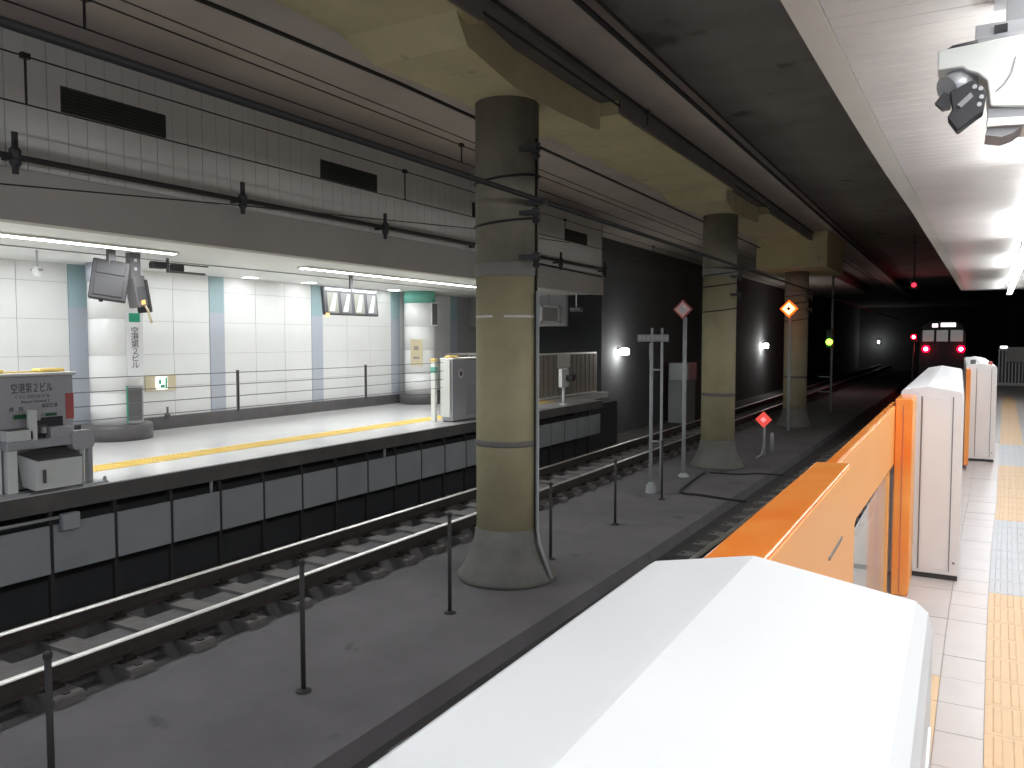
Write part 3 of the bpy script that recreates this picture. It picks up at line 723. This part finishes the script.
obj('lower_cover', MB().bbox(-8.512, -8.49, 3.5, 5.20, .05, .66, .004), 'box_silver', t)
for i, (a, c) in enumerate(((4.25, 4.62), (4.98, 5.26))):
    obj('beacon', MB().bbox(-8.72, -8.55, a, c, 1.235, 1.275, .014), 'yellow', t)
obj('beacon_rail', MB().box(-8.70, -8.6, 4.62, 4.98, 1.235, 1.25), 'yellow', t)
# equipment stand in front of it
t = thing('equipment_stand', 'grey metal stand with control boxes on the platform edge below the station name', 'equipment', (-8.36, 4.95, 0))
for (y0, y1, h, m) in ((4.50, 4.60, .55, 'box_white'), (5.26, 5.31, .42, 'box_silver'), (5.36, 5.41, .42, 'box_silver')):
    obj('leg', MB().bbox(-8.42, -8.33, y0, y1, 0.02, h, .008), m, t)
obj('leg', MB().bbox(-8.45, -8.38, 4.42, 4.47, .02, .5, .006), 'box_white', t)
obj('foot_plate', MB().box(-8.47, -8.23, 4.36, 4.66, 0, .02), 'box_silver', t)
obj('foot_plate', MB().box(-8.47, -8.23, 5.22, 5.52, 0, .02), 'box_silver', t)
obj('foot_bolt', MB().lathe(-8.27, 5.50, [(.02, .0), (.02, .05), (.01, .07)], 8), 'box_silver', t)
bx_ = obj('lower_box', MB().add([(-8.44, 4.70, .06), (-8.24, 4.72, .03), (-8.24, 5.22, .03), (-8.44, 5.22, .06), (-8.46, 4.66, .40), (-8.23, 4.74, .33), (-8.23, 5.22, .33), (-8.46, 5.20, .44)],
      [(0,3,2,1),(4,5,6,7),(0,1,5,4),(1,2,6,5),(2,3,7,6),(3,0,4,7)]), 'box_white', t)
obj('lid', MB().add([(-8.46, 4.66, .402), (-8.225, 4.74, .335), (-8.225, 5.22, .335), (-8.46, 5.20, .442), (-8.46, 4.66, .408), (-8.225, 4.74, .345), (-8.225, 5.22, .345), (-8.46, 5.20, .45)],
      [(0,3,2,1),(4,5,6,7),(0,1,5,4),(1,2,6,5),(2,3,7,6),(3,0,4,7)]), 'grey_sign', bx_)
obj('handle', MB().box(-8.225, -8.215, 4.79, 4.82, .10, .24), 'grey_sign', bx_)
s_ = obj('shelf', MB().bbox(-8.46, -8.30, 4.48, 5.28, .46, .55, .008), 'box_silver', t)
cb = obj('control_box', MB().bbox(-8.46, -8.31, 4.50, 4.76, .55, .66, .01), 'box_white', t); obj('lid', MB().box(-8.45, -8.32, 4.51, 4.75, .66, .672), 'grey_sign', cb)
obj('upright', MB().bbox(-8.37, -8.31, 4.72, 4.80, .50, .86, .008), 'box_white', t)
obj('upright', MB().bbox(-8.44, -8.38, 4.80, 4.88, .74, .86, .008), 'box_silver', t)
obj('recess', MB().box(-8.485, -8.46, 4.80, 5.16, .55, .76), 'black_plastic', t)
sw = obj('switchgear', MB().box(-8.46, -8.42, 4.84, 4.97, .60, .68), 'grey_sign', t); obj('coil', MB().lathe(-8.41, 4.92, [(.03, .60), (.03, .66)], 10), 'box_silver', sw)
obj('side_box', MB().bbox(-8.46, -8.34, 4.96, 5.20, .48, .66, .01), 'housing_face', t)
rbx = obj('round_box', MB().prism([(5.16+.02, .40), (5.37, .40), (5.40, .44), (5.40, .56), (5.37, .60), (5.18, .60), (5.15, .56), (5.15, .44)], -8.40, -8.28, 'x'), 'housing_face', t)
obj('rod', MB().tube([(-8.42, 5.33, .02), (-8.42, 5.33, .48)], .014, 8), 'box_white', t, True)
# ropes
t = thing('rope_barrier', 'rope barrier of four thin cables across the left platform opening', 'barrier', (-8.6, 8.9, .6))
for z in (1.15, .99, .83, .67):
    obj('rope', MB().tube([(-8.6, 5.345, z)]+[(-8.6, 5.345+7.3*k/10, z-.012*math.sin(math.pi*k/10)) for k in range(1, 10)]+[(-8.6, 12.68, z)], .006, 6), 'rope', t, True)
for y in (7.70, 10.40): obj('coupling_bar', MB().bbox(-8.615, -8.585, y-.018, y+.018, .60, 1.17, .004), 'grey_sign', t)
t = housing('grey gate housing with a white oval label, left of the nearest column', 12.80, 15.7, -8.45)
obj('door_cover', MB().bbox(-8.465, -8.435, 13.28, 14.8, .12, .70, .006), 'box_silver', t)
obj('side_plate', MB().bbox(-8.72, -8.50, 12.76, 12.80, .10, 1.19, .004), 'box_white', t)
obj('label_patch', MB().prism([(13.09+.09*math.cos(a*math.pi/6), .93+.10*math.sin(a*math.pi/6)) for a in range(12)], -8.462, -8.455, 'x'), 'paper', t)
obj('label_ring', MB().prism([(13.09+.05*math.cos(a*math.pi/6), .93+.05*math.sin(a*math.pi/6)) for a in range(12)], -8.456, -8.452, 'x'), 'grey_sign', t)
obj('beacon', MB().bbox(-8.66, -8.52, 12.82, 13.1, 1.236, 1.28, .014), 'yellow', t)
t = thing('rope_post', 'slim white rope gate post with a teal band and yellow cap', 'post', (-8.8, 12.7, 0))
obj('pole', MB().bbox(-8.86, -8.76, 12.64, 12.72, .0, 1.17, .008), 'box_white', t); obj('teal_band', MB().box(-8.865, -8.753, 12.635, 12.725, .95, 1.06), 'teal', t)
obj('cap', MB().bbox(-8.87, -8.75, 12.63, 12.73, 1.17, 1.22, .01), 'yellow', t)

# far end of the left platform
t = thing('slat_fence', 'brown slatted fence on the far end of the left platform', 'fence', (-9.5, 20.3, 0))
obj('rail', MB().box(-9.53, -9.50, 18.2, 22.2, 1.18, 1.23), 'housing_cap', t); obj('rail', MB().box(-9.53, -9.50, 18.2, 22.2, .02, .07), 'housing_cap', t)
pp = None
for k in range(27):
    y = 18.22+k*.148
    if pp is None: pp = obj('slat', MB().box(-9.50, -9.485, y, y+.125, .07, 1.18), 'fence_brown', t); q0 = wloc(pp)
    else: inst(pp, t, q0+Vector((.012*(k % 2), k*.148, 0)))
t = thing('slat_fence', 'brown slatted fence across the left platform, seen right behind the nearest column', 'fence', (-10.8, 18.2, 0))
obj('rail', MB().box(-12.2, -9.56, 18.18, 18.22, 1.18, 1.23), 'housing_cap', t); pp = None
for k in range(17):
    x = -12.2+k*.148
    if pp is None: pp = obj('slat', MB().box(x, x+.125, 18.16, 18.18, .0, 1.18), 'fence_brown', t); q0 = wloc(pp)
    else: inst(pp, t, q0+Vector((k*.148, 0, 0)))
t = thing('notice', 'white paper notice fixed to the top of the brown fence', 'sign', (-9.47, 19.6, .95))
obj('sheet', MB().box(-9.472, -9.462, 19.45, 20.25, .82, 1.2), 'paper', t)
t = thing('camera_post', 'white post carrying a black camera at the platform edge, before the brown fence', 'camera', (-8.5, 17.8, 0))
obj('pole', MB().tube([(-8.5, 17.8, .012), (-8.5, 17.8, .5)], .035, 10), 'box_white', t, True); obj('foot_plate', MB().lathe(-8.5, 17.8, [(.1, 0), (.1, .015)], 12), 'box_white', t)
obj('back_box', MB().bbox(-8.54, -8.44, 17.60, 17.98, .42, .88, .01), 'box_white', t)
cm = obj('camera_body', MB().bbox(-8.44, -8.25, 17.80, 17.98, .57, .72, .02), 'black_plastic', t)
obj('lens', MB().tube([(-8.36, 17.98, .65), (-8.36, 18.16, .70)], .05, 10), 'black_plastic', cm, True)
t = thing('hanging_sign', 'white framed grey sign hanging at the far end of the left platform', 'sign', (-9.45, 19.0, 2.04))
obj('panel', MB().bbox(-9.50, -9.45, 18.42, 19.55, 2.04, 2.47, .005), 'box_grey', t)
fr = MB().box(-9.45, -9.435, 18.42, 19.55, 2.43, 2.48).box(-9.45, -9.435, 18.42, 19.55, 2.03, 2.08).box(-9.45, -9.435, 18.42, 18.50, 2.03, 2.48).box(-9.45, -9.435, 19.42, 19.55, 2.03, 2.48)
obj('frame', fr, 'box_white', t); obj('hanger', MB().box(-9.49, -9.46, 18.9, 18.94, 2.47, 2.78), 'box_grey', t)
t = thing('ceiling_camera', 'small camera hanging on a thin rod from the far end of the platform ceiling', 'camera', (-8.6, 18.75, 2.3))
obj('rod', MB().tube([(-8.6, 18.75, 2.42), (-8.6, 18.75, 2.78)], .018, 6), 'box_white', t); obj('body', MB().bbox(-8.75, -8.45, 18.66, 18.86, 2.30, 2.42, .02), 'grey_sign', t)

# ================================================================ BETWEEN THE TRACKS
t = thing('signal_ladder', 'grey two-legged ladder frame with a lettered cross board, left of the second column', 'frame', (-4.85, 14.2, FL))
for x in (-4.97, -4.78): obj('leg', MB().tube([(x, 14.2, FL), (x, 14.2, 1.80)], .026, 10), 'pole_grey', t, True)
for z in (-.30, 1.03): obj('rung', MB().tube([(-4.97, 14.2, z), (-4.78, 14.2, z)], .018, 8), 'pole_grey', t, True)
bd = obj('cross_board', MB().bbox(-5.24, -4.64, 14.15, 14.17, 1.55, 1.68, .006), 'box_grey', t)
for k in range(7):
    xx = -5.19+k*.085
    obj('board_mark', MB().prism([(xx+.026*math.cos(a*math.pi/4), 1.615+.040*math.sin(a*math.pi/4)) for a in range(8)], 14.145, 14.15), 'pole_grey', bd)
obj('footing', MB().lathe(-4.97, 14.2, [(.11, FL), (.09, FL+.12), (.04, FL+.20)], 10), 'pole_grey', t)
tag(obj('marker_pole', MB().tube([(-5.14, 14.6, FL), (-5.14, 14.6, 1.52)], .014, 8).tube([(-5.14, 14.6, 1.18), (-5.14, 14.6, 1.52)], .026, 8), 'pole_grey', None, True), 'thin pale rod standing just left of the ladder frame', 'pole')

def diamond(t, x, y, z, r, face, rim=None, dial=None):
    p = obj('diamond_plate', MB().prism([(x, z-r), (x+r, z), (x, z+r), (x-r, z)], y-.015, y+.015), rim or face, t)
    obj('face', MB().prism([(x, z-r*.78), (x+r*.78, z), (x, z+r*.78), (x-r*.78, z)], y-.022, y-.015), face, p)
    if dial: obj('dial', MB().prism([(x, z-r*.36), (x+r*.36, z), (x, z+r*.36), (x-r*.36, z)], y-.030, y-.022), dial, p)
t = thing('diamond_sign', 'unlit pale red diamond sign on a tall grey pole, left of the second column', 'signal', (-4.95, 16.2, FL))
obj('pole', MB().tube([(-4.97, 16.22, FL), (-4.97, 16.22, 2.05)], .042, 12), 'pole_grey', t, True); diamond(t, -5.0, 16.16, 2.21, .205, 'pink_reflector', 'red_rim', 'paper')
obj('foot_plate', MB().lathe(-4.97, 16.22, [(.12, FL), (.11, FL+.03), (.05, FL+.08)], 12), 'pole_grey', t)
t = thing('diamond_signal', 'glowing orange diamond signal on a grey pole in front of the third column', 'signal', (-4.65, 26.0, FL))
obj('pole', MB().tube([(-4.63, 26.02, FL), (-4.63, 26.02, 2.3)], .05, 12), 'pole_grey', t, True); diamond(t, -4.66, 25.95, 2.55, .27, 'orange_lamp', 'orange_lamp')
diamond(t, -4.66, 25.92, 2.55, .19, 'yellow_lamp', 'yellow_lamp', 'red_rim')
t = thing('diamond_signal', 'low red diamond signal on a short bracket right of the second column', 'signal', (-4.07, 19.75, FL))
obj('pole', MB().tube([(-4.07, 19.77, FL), (-4.07, 19.77, -.5)], .03, 10), 'pole_grey', t, True); diamond(t, -4.08, 19.72, -.335, .195, 'red_glow', 'red_glow', 'lit_dial')
obj('stay', MB().tube([(-4.20, 19.5, FL+.02), (-4.09, 19.6, FL+.10), (-4.07, 19.75, FL+.35)], .022, 8), 'pole_grey', t, True)
obj('canister', MB().lathe(-3.95, 20.1, [(.05, -1.15), (.05, -.72), (.03, -.68)], 10), 'box_silver', t, True)
t = thing('signal_post', 'tall grey signal post with a green light beyond the third column', 'signal', (-4.42, 33.8, FL))
obj('pole', MB().tube([(-4.42, 33.85, FL), (-4.42, 33.85, 4.3)], .045, 10), 'pole_grey', t, True)
hd = obj('head', MB().bbox(-4.62, -4.36, 33.66, 33.8, 1.25, 2.0, .02), 'black_plastic', t); obj('green_lens', MB().tube([(-4.49, 33.64, 1.5), (-4.49, 33.60, 1.5)], .12, 16), 'green_lamp', hd)
obj('rung', MB().box(-4.9, -4.4, 33.84, 33.87, .1, .14), 'pole_grey', t); obj('rung', MB().box(-4.9, -4.4, 33.84, 33.87, -.5, -.46), 'pole_grey', t)
t = thing('signal', 'small red light hanging from the tunnel ceiling above the train', 'signal', (-1.39, 30, 3.2))
obj('rod', MB().tube([(-1.39, 30.05, 3.5), (-1.39, 30.05, 5.1)], .02, 6), 'black_plastic', t); obj('head', MB().bbox(-1.52, -1.26, 29.95, 30.1, 3.26, 3.56, .02), 'black_plastic', t)
em('dim_red', (1., .03, .06), 2.2)
obj('red_lens', MB().tube([(-1.39, 29.94, 3.41), (-1.39, 29.91, 3.41)], .075, 12), 'dim_red', t)
t = thing('signal', 'red signal light on a post just left of the train', 'signal', (-2.24, 49.6, FL))
obj('pole', MB().tube([(-2.24, 49.7, -1.45), (-2.24, 49.7, 2.0)], .05, 8), 'black_plastic', t); obj('head', MB().bbox(-2.42, -2.06, 49.55, 49.7, 1.5, 2.0, .03), 'black_plastic', t)
obj('red_lens', MB().tube([(-2.24, 49.53, 1.745), (-2.24, 49.5, 1.745)], .13, 14), 'red_lamp', t); obj('lamp_core', MB().tube([(-2.24, 49.5, 1.745), (-2.24, 49.48, 1.745)], .075, 14), 'tail_core', t)

# tunnel lamps
def tlamp(label, x, y, z, w, h, wallx, pw):
    t = thing('tunnel_lamp', label, 'lamp', (x, y, z), 'lamps deep in the tunnel')
    obj('bracket', MB().box(min(x, wallx), max(x, wallx)-.02, y-.03, y+.03, z+h, z+h+.06), 'black_plastic', t)
    obj('housing', MB().box(x-.03, x+.05, y-w-.03, y+w+.03, z+h-.0, z+h+.05), 'box_grey', t)
    obj('lens', MB().bbox(x-.02, x+.10, y-w, y+w, z-h, z+h, .02), 'lamp_white', t)
    l = bpy.data.lights.new('tunnel_lamp_light', 'POINT'); l.energy = pw; l.shadow_soft_size = .15; l.color = (1, 1, .95)
    o = bpy.data.objects.new('tunnel_lamp_light', l); COL.objects.link(o); o.location = (x+.3, y-.2, z)
tlamp('bright white lamp on the tunnel wall left of the ladder frame', -9.4, 24.1, 1.2, .30, .09, -9.6, 30)
tlamp('white lamp on the tunnel wall between the second and third columns', -9.4, 45.5, 1.25, .45, .13, -9.6, 50)
t = thing('tunnel_lamp', 'tiny white lamp at the far end of the tunnel left of the train', 'lamp', (-7.66, 94.6, 1.0), 'lamps deep in the tunnel')
obj('housing', MB().box(-7.8, -7.5, 94.6, 95.0, 1.15, 1.6), 'box_grey', t); em('lamp_far', (1, 1, .96), 3.); obj('lens', MB().box(-7.74, -7.56, 94.55, 94.6, 1.2, 1.5), 'lamp_far', t)
t = thing('relay_cabinet', 'pale trackside cabinet behind the unlit diamond sign', 'cabinet', (-9.0, 29.0, -1.45))
obj('plinth', MB().box(-9.3, -8.65, 28.4, 29.6, -1.45, .1), 'under_panel', t)
bx_ = obj('case', MB().bbox(-9.3, -8.6, 28.4, 29.6, .1, .75, .02), 'box_silver', t); obj('door', MB().bbox(-8.6, -8.58, 28.46, 29.5, .15, .70, .006), 'box_silver', bx_)

# hoses and cables lying on the walkway
def cable(label, pts, r=.022):
    P = [Vector(p) for p in pts]; out = []
    for i in range(len(P)-1):
        p0, p1, p2, p3 = P[max(i-1, 0)], P[i], P[i+1], P[min(i+2, len(P)-1)]
        for k in range(6):
            u = k/6; out.append(.5*((2*p1)+(-p0+p2)*u+(2*p0-5*p1+4*p2-p3)*u*u+(-p0+3*p1-3*p2+p3)*u**3))
    out.append(P[-1])
    tag(obj('cable', MB().tube(out, r, 8), 'cable', None, True), label, 'cable', 'cables lying on the walkway')
zc = FL+.022
cable('thick dark cable looping on the walkway right of the ladder frame', [(-4.70, 16.9, zc), (-4.6, 15.4, zc), (-4.45, 14.4, zc), (-4.08, 14.34, zc), (-3.6, 14.2, zc), (-3.2, 14.1, zc)])
cable('thin dark cable on the walkway at the foot of the second column', [(-4.6, 16.9, zc-.006), (-4.0, 17.0, zc-.006), (-3.64, 17.3, zc-.006), (-3.15, 17.3, zc-.006)], .016)

# ================================================================ RIGHT PLATFORM GATES
def gate(label, xa, xb, y0, y1, ridge=.16, seam=True, top=1.25):
    """fixed gate housing: ridge-topped box; xa = track side, xb = platform side"""
    t = thing('gate_housing', label, 'gate', ((xa+xb)/2, (y0+y1)/2, 0), 'white gate housings of the right platform')
    r = .014; xr = xa+ridge
    prof = [(xa, .035), (xb, .035), (xb, top-.035), (xb-.006, top-.014), (xb-.02, top-.002), (xr+.01, top+.0285), (xr, top+.030), (xr-.01, top+.0285), (xa+.02, top+.003), (xa+.004, top-.008), (xa, top-.03)]
    bd_ = obj('body', MB().prism(prof, y0, y1), 'gate_white', t)
    md = bd_.modifiers.new('edge', 'BEVEL'); md.width = .006; md.segments = 2; md.limit_method = 'ANGLE'; md.angle_limit = math.radians(40)
    obj('base', MB().box(xa+.02, xb-.01, y0+.015, y1-.015, 0, .036), 'gate_base', t)
    if seam:
        obj('end_cover', MB().prism([(xa+.135, .07), (xb-.07, .07), (xb-.07, top-.05), (xa+.135, top-.045)], y0-.006, y0), 'gate_white', t)
        obj('seam', MB().box(xb-.064, xb-.058, y0-.004, y0+.01, .06, top-.04).box(xa+.124, xa+.131, y0-.004, y0+.01, .06, top-.04), 'gate_seam', t)
        obj('screw', MB().tube([(xb-.035, y0-.004, .12), (xb-.035, y0, .12)], .008, 8), 'gate_seam', t)
    else:
        obj('side_panel', MB().box(xb, xb+.003, y0-.9+.9, y1-.10, .10, top-.12), 'gate_white', t)
    return t
gate('white ridge-topped gate housing filling the foreground, nearest the camera', -.405, -.02, -1.2, 1.13, ridge=.163, seam=False)
g = gate('white gate housing beyond the orange doors, second from the camera', -.335, .035, 5.92, 10.7)
obj('sensor_box', MB().bbox(-.48, -.33, 5.88, 6.3, .02, .62, .01), 'gate_white', g); 
g = gate('white gate housing farthest along the platform, before the far fence', .075, .43, 12.0, 17.2, ridge=.17)
obj('sensor', MB().bbox(.13, .19, 12.15, 12.24, 1.26, 1.32, .008), 'grey_sign', g); obj('sensor', MB().bbox(.33, .38, 12.1, 12.19, 1.25, 1.30, .008), 'red_label', g)

t = thing('gate_door', 'wide orange gate door leaf sliding out of the nearest white housing', 'gate', (-.3, 1.75, 0), 'orange sliding gate doors')
L1 = MB().prism([(-.350, .06), (-.255, .06), (-.255, 1.236), (-.257, 1.239), (-.345, 1.236), (-.350, 1.231)], 1.135, 2.38)
o = obj('leaf', L1, 'orange', t); md = o.modifiers.new('edge', 'BEVEL'); md.width = .003; md.limit_method = 'ANGLE'
obj('front_panel', MB().box(-.255, -.2515, 1.14, 2.36, .07, 1.233), 'orange_lit', t)
obj('latch_groove', MB().box(-.2515, -.249, 1.95, 2.18, 1.07, 1.078), 'gate_seam', t)
t = thing('gate_door', 'slim orange gate door leaf with a milky lower window, between post and wide leaf', 'gate', (-.3, 3.9, 0), 'orange sliding gate doors')
prof = [(2.385, .08), (3.33, .08), (3.33, .85), (3.38, .87), (5.72, .79), (5.72, 1.18), (2.385, 1.18)]
o = obj('leaf', MB().prism(prof, -.375, -.34, 'x'), 'orange', t); md = o.modifiers.new('edge', 'BEVEL'); md.width = .003; md.limit_method = 'ANGLE'
obj('front_panel', MB().prism([(2.39, .10), (3.31, .10), (3.31, .865), (3.37, .885), (5.70, .805), (5.70, 1.17), (2.39, 1.17)], -.34, -.3365, 'x'), 'orange_lit', t)
obj('window_pane', MB().box(-.36, -.356, 3.33, 5.70, .10, .80), 'door_glass', t)
obj('window_frame', MB().box(-.372, -.342, 5.15, 5.19, .08, .80), 'orange_lit', t)
t = thing('gate_post', 'upright orange door post standing against the second white housing', 'post', (-.29, 5.6, 0))
o = obj('body', MB().bbox(-.335, -.242, 5.42, 5.885, .0, 1.222, .006), 'orange', t)
obj('rubber_strip', MB().box(-.292, -.288, 5.415, 5.422, .02, 1.18), 'red_label', t)
obj('side_cover', MB().box(-.242, -.238, 5.44, 5.87, .02, 1.21), 'orange_lit', t)
t = thing('gate_door', 'orange gate door leaf just before the farthest white housing', 'gate', (.10, 11.6, 0), 'orange sliding gate doors')
obj('leaf', MB().bbox(.075, .125, 11.2, 11.99, .05, 1.225, .004), 'orange', t); obj('front_panel', MB().box(.125, .128, 11.22, 11.97, .08, 1.2), 'orange_lit', t)

# far fence on the right platform
t = thing('end_fence', 'dark vertical bar fence closing the far end of the right platform', 'fence', (2.2, 32, 0))
obj('rail', MB().box(1.15, 4.1, 31.97, 32.03, 1.22, 1.27), 'galv', t)
obj('rail', MB().box(1.15, 4.1, 31.95, 32.05, .02, .12), 'box_white', t)
obj('backing', MB().box(1.15, 4.1, 32.06, 32.08, .1, 1.27), 'grey_sign', t)
pp = None
for k in range(30):
    if pp is None: pp = obj('bar', MB().box(1.17, 1.20, 31.98, 32.02, .12, 1.22), 'galv', t); q0 = wloc(pp)
    else: inst(pp, t, q0+Vector((k*.098, 0, 0)))
t = thing('notice', 'white notice on the far fence of the right platform', 'sign', (1.75, 31.93, .75))
obj('sheet', MB().box(1.42, 2.1, 31.93, 31.95, .85, 1.34), 'paper', t)
t = thing('fence_lamp', 'small bright lamp on top of the far fence', 'lamp', (1.35, 31.95, 1.27))
obj('base', MB().box(1.2, 1.42, 31.92, 32.0, 1.27, 1.30), 'box_white', t); em('small_lamp', (1, 1, .97), 2.); obj('lens', MB().bbox(1.2, 1.42, 31.92, 32.0, 1.30, 1.38, .02), 'small_lamp', t)

# platform camera unit under the canopy, top right
def at(px, py):   # plane y = 3.5 m: measured position of the unit's details
    return (-.10+(px-940)*.00322, 2.725-(py-30)*.00335-(px-940)*.00040)
t = thing('camera_unit', 'white boxed surveillance camera unit hanging from the canopy ceiling, top right', 'camera', (.1, 3.5, 2.3))
def poly(pxs, d0, d1): return MB().prism([at(*p) for p in pxs], d0, d1)
obj('bracket', poly([(977, 17), (1040, 10), (1040, 36), (979, 39)], 3.52, 3.66), 'box_silver', t)
obj('ceiling_plate', MB().box(.08, .33, 3.50, 3.72, 2.865, 2.884), 'box_silver', t)
obj('hanger', MB().box(.12, .20, 3.55, 3.63, 2.70, 2.85), 'box_grey', t)
obj('bracket_slot', poly([(996, 19), (1009, 17), (1009, 25), (996, 27)], 3.505, 3.52), 'black_plastic', t)
obj('plate', poly([(980, 33), (1040, 28), (1040, 37), (978, 44)], 3.50, 3.6), 'box_grey', t)
o = obj('cover', poly([(940, 50), (1050, 31), (1050, 112), (994, 111), (990, 84), (981, 76), (970, 72), (965, 68), (940, 71)], 3.44, 3.70), 'box_white', t)
md = o.modifiers.new('edge', 'BEVEL'); md.width = .004; md.limit_method = 'ANGLE'
obj('vent_slot', MB().tube([(at(1017, 60)[0], 3.436, at(1017, 60)[1]), (at(1014, 76)[0], 3.436, at(1014, 76)[1]), (at(1007, 88)[0], 3.436, at(1007, 88)[1]), (at(999, 96)[0], 3.436, at(999, 96)[1])], .0025, 6), 'box_grey', t)
obj('cable', MB().tube([(at(943, 49)[0], 3.5, at(943, 49)[1]), (at(955, 41)[0], 3.5, at(955, 41)[1]), (at(980, 36)[0], 3.5, at(980, 36)[1])], .007, 8), 'black_plastic', t, True)
ch = obj('camera_barrel', MB().tube([(at(970, 76)[0], 3.52, at(970, 76)[1]), (at(950, 91)[0], 3.47, at(950, 91)[1])], .052, 16), 'box_silver', t, True)
cb = obj('camera_head', poly([(953, 96), (976, 83), (990, 96), (987, 118), (979, 124), (962, 139), (951, 124), (956, 115)], 3.43, 3.50), 'black_plastic', t)
md = cb.modifiers.new('edge', 'BEVEL'); md.width = .005; md.limit_method = 'ANGLE'
obj('lens', poly([(938, 107), (947, 95), (955, 99), (954, 112), (946, 114)], 3.44, 3.48), 'black_plastic', cb)
obj('knob', poly([(961, 111), (974, 98), (977, 102), (965, 114)], 3.415, 3.43), 'box_grey', cb)
for p in ((978, 91), (984, 93), (985, 102), (983, 110)): obj('screw', MB().tube([(at(*p)[0], 3.425, at(*p)[1]), (at(*p)[0], 3.435, at(*p)[1])], .008, 8), 'box_silver', cb)
obj('lower_tray', poly([(992, 112), (1050, 110), (1050, 122), (992, 124)], 3.46, 3.66), 'box_grey', t)
obj('lower_bar', poly([(992, 124), (1050, 121), (1050, 129), (991, 133)], 3.44, 3.66), 'box_white', t)
obj('lower_bracket', poly([(992, 133), (1026, 131), (1018, 138), (1006, 143), (990, 141)], 3.46, 3.62), 'box_grey', t)

# ================================================================ THE TRAIN
t = thing('train', 'departing train with red tail lights and a lit destination display', 'train', (-.84, 50, -1.0))
cx = -.84; y0 = 50.0
T = Matrix.Translation((cx, y0, 0)) @ Matrix.Rotation(-.0165, 4, 'Z')
def tb(*a): return MB().bbox(*a, mt=T)
prof = [(-1.10, -.55), (1.10, -.55), (1.13, .3), (1.13, 1.9), (.98, 2.35), (.6, 2.62), (-.6, 2.62), (-.98, 2.35), (-1.13, 1.9), (-1.13, .3)]
m_ = MB().prism(prof, 0.10, 19); m_.v = [tuple(T @ Vector(v)) for v in m_.v]; obj('body', m_, 'train_body', t)
m_ = MB().prism([(a*.97, b*.985) for a, b in prof], .0, .10); m_.v = [tuple(T @ Vector(v)) for v in m_.v]; obj('end_face', m_, 'train_dark', t)
obj('underframe', tb(-1.0, 1.0, .4, 18.6, -.88, -.55, .02), 'train_dark', t)
for q in (3.0, 15.5): obj('bogie', tb(-.95, .95, q-1.1, q+1.1, -.915, -.6, .03), 'train_dark', t)
for (a, c) in ((-.98, -.42), (-.30, .26), (.38, .98)):
    w_ = obj('window', tb(a, c, -.03, .0, 1.50, 2.12, .02), 'glass_dim', t)
    obj('window_frame', MB().box(a-.02, c+.02, -.035, -.005, 1.44, 1.50, T), 'train_dark', w_)
obj('destination_display', tb(-.10, .62, -.04, -.0, 2.30, 2.52, .01), 'display', t)
obj('destination_display', tb(-.52, -.24, -.04, -.0, 2.28, 2.48, .01), 'display', t)
for x in (-.80, .90):
    q = obj('tail_light', MB().tube([tuple(T @ Vector((x, .0, 1.085))), tuple(T @ Vector((x, -.05, 1.085)))], .19, 16), 'red_lamp', t)
    obj('tail_core', MB().tube([tuple(T @ Vector((x, -.05, 1.085))), tuple(T @ Vector((x, -.07, 1.085)))], .10, 14), 'tail_core', q)

for x in (-.80, .90):
    l = bpy.data.lights.new('tail_light_glow', 'POINT'); l.energy = 14; l.color = (1, .02, .06); l.shadow_soft_size = .1
    o = bpy.data.objects.new('tail_light_glow', l); COL.objects.link(o); o.location = T @ Vector((x, -.25, 1.085))

l = bpy.data.lights.new('tunnel_lamp_light', 'POINT'); l.energy = 25; l.color = (1, 1, .96); l.shadow_soft_size = .2
o = bpy.data.objects.new('tunnel_lamp_light', l); COL.objects.link(o); o.location = (-7.66, 93.9, 1.35)
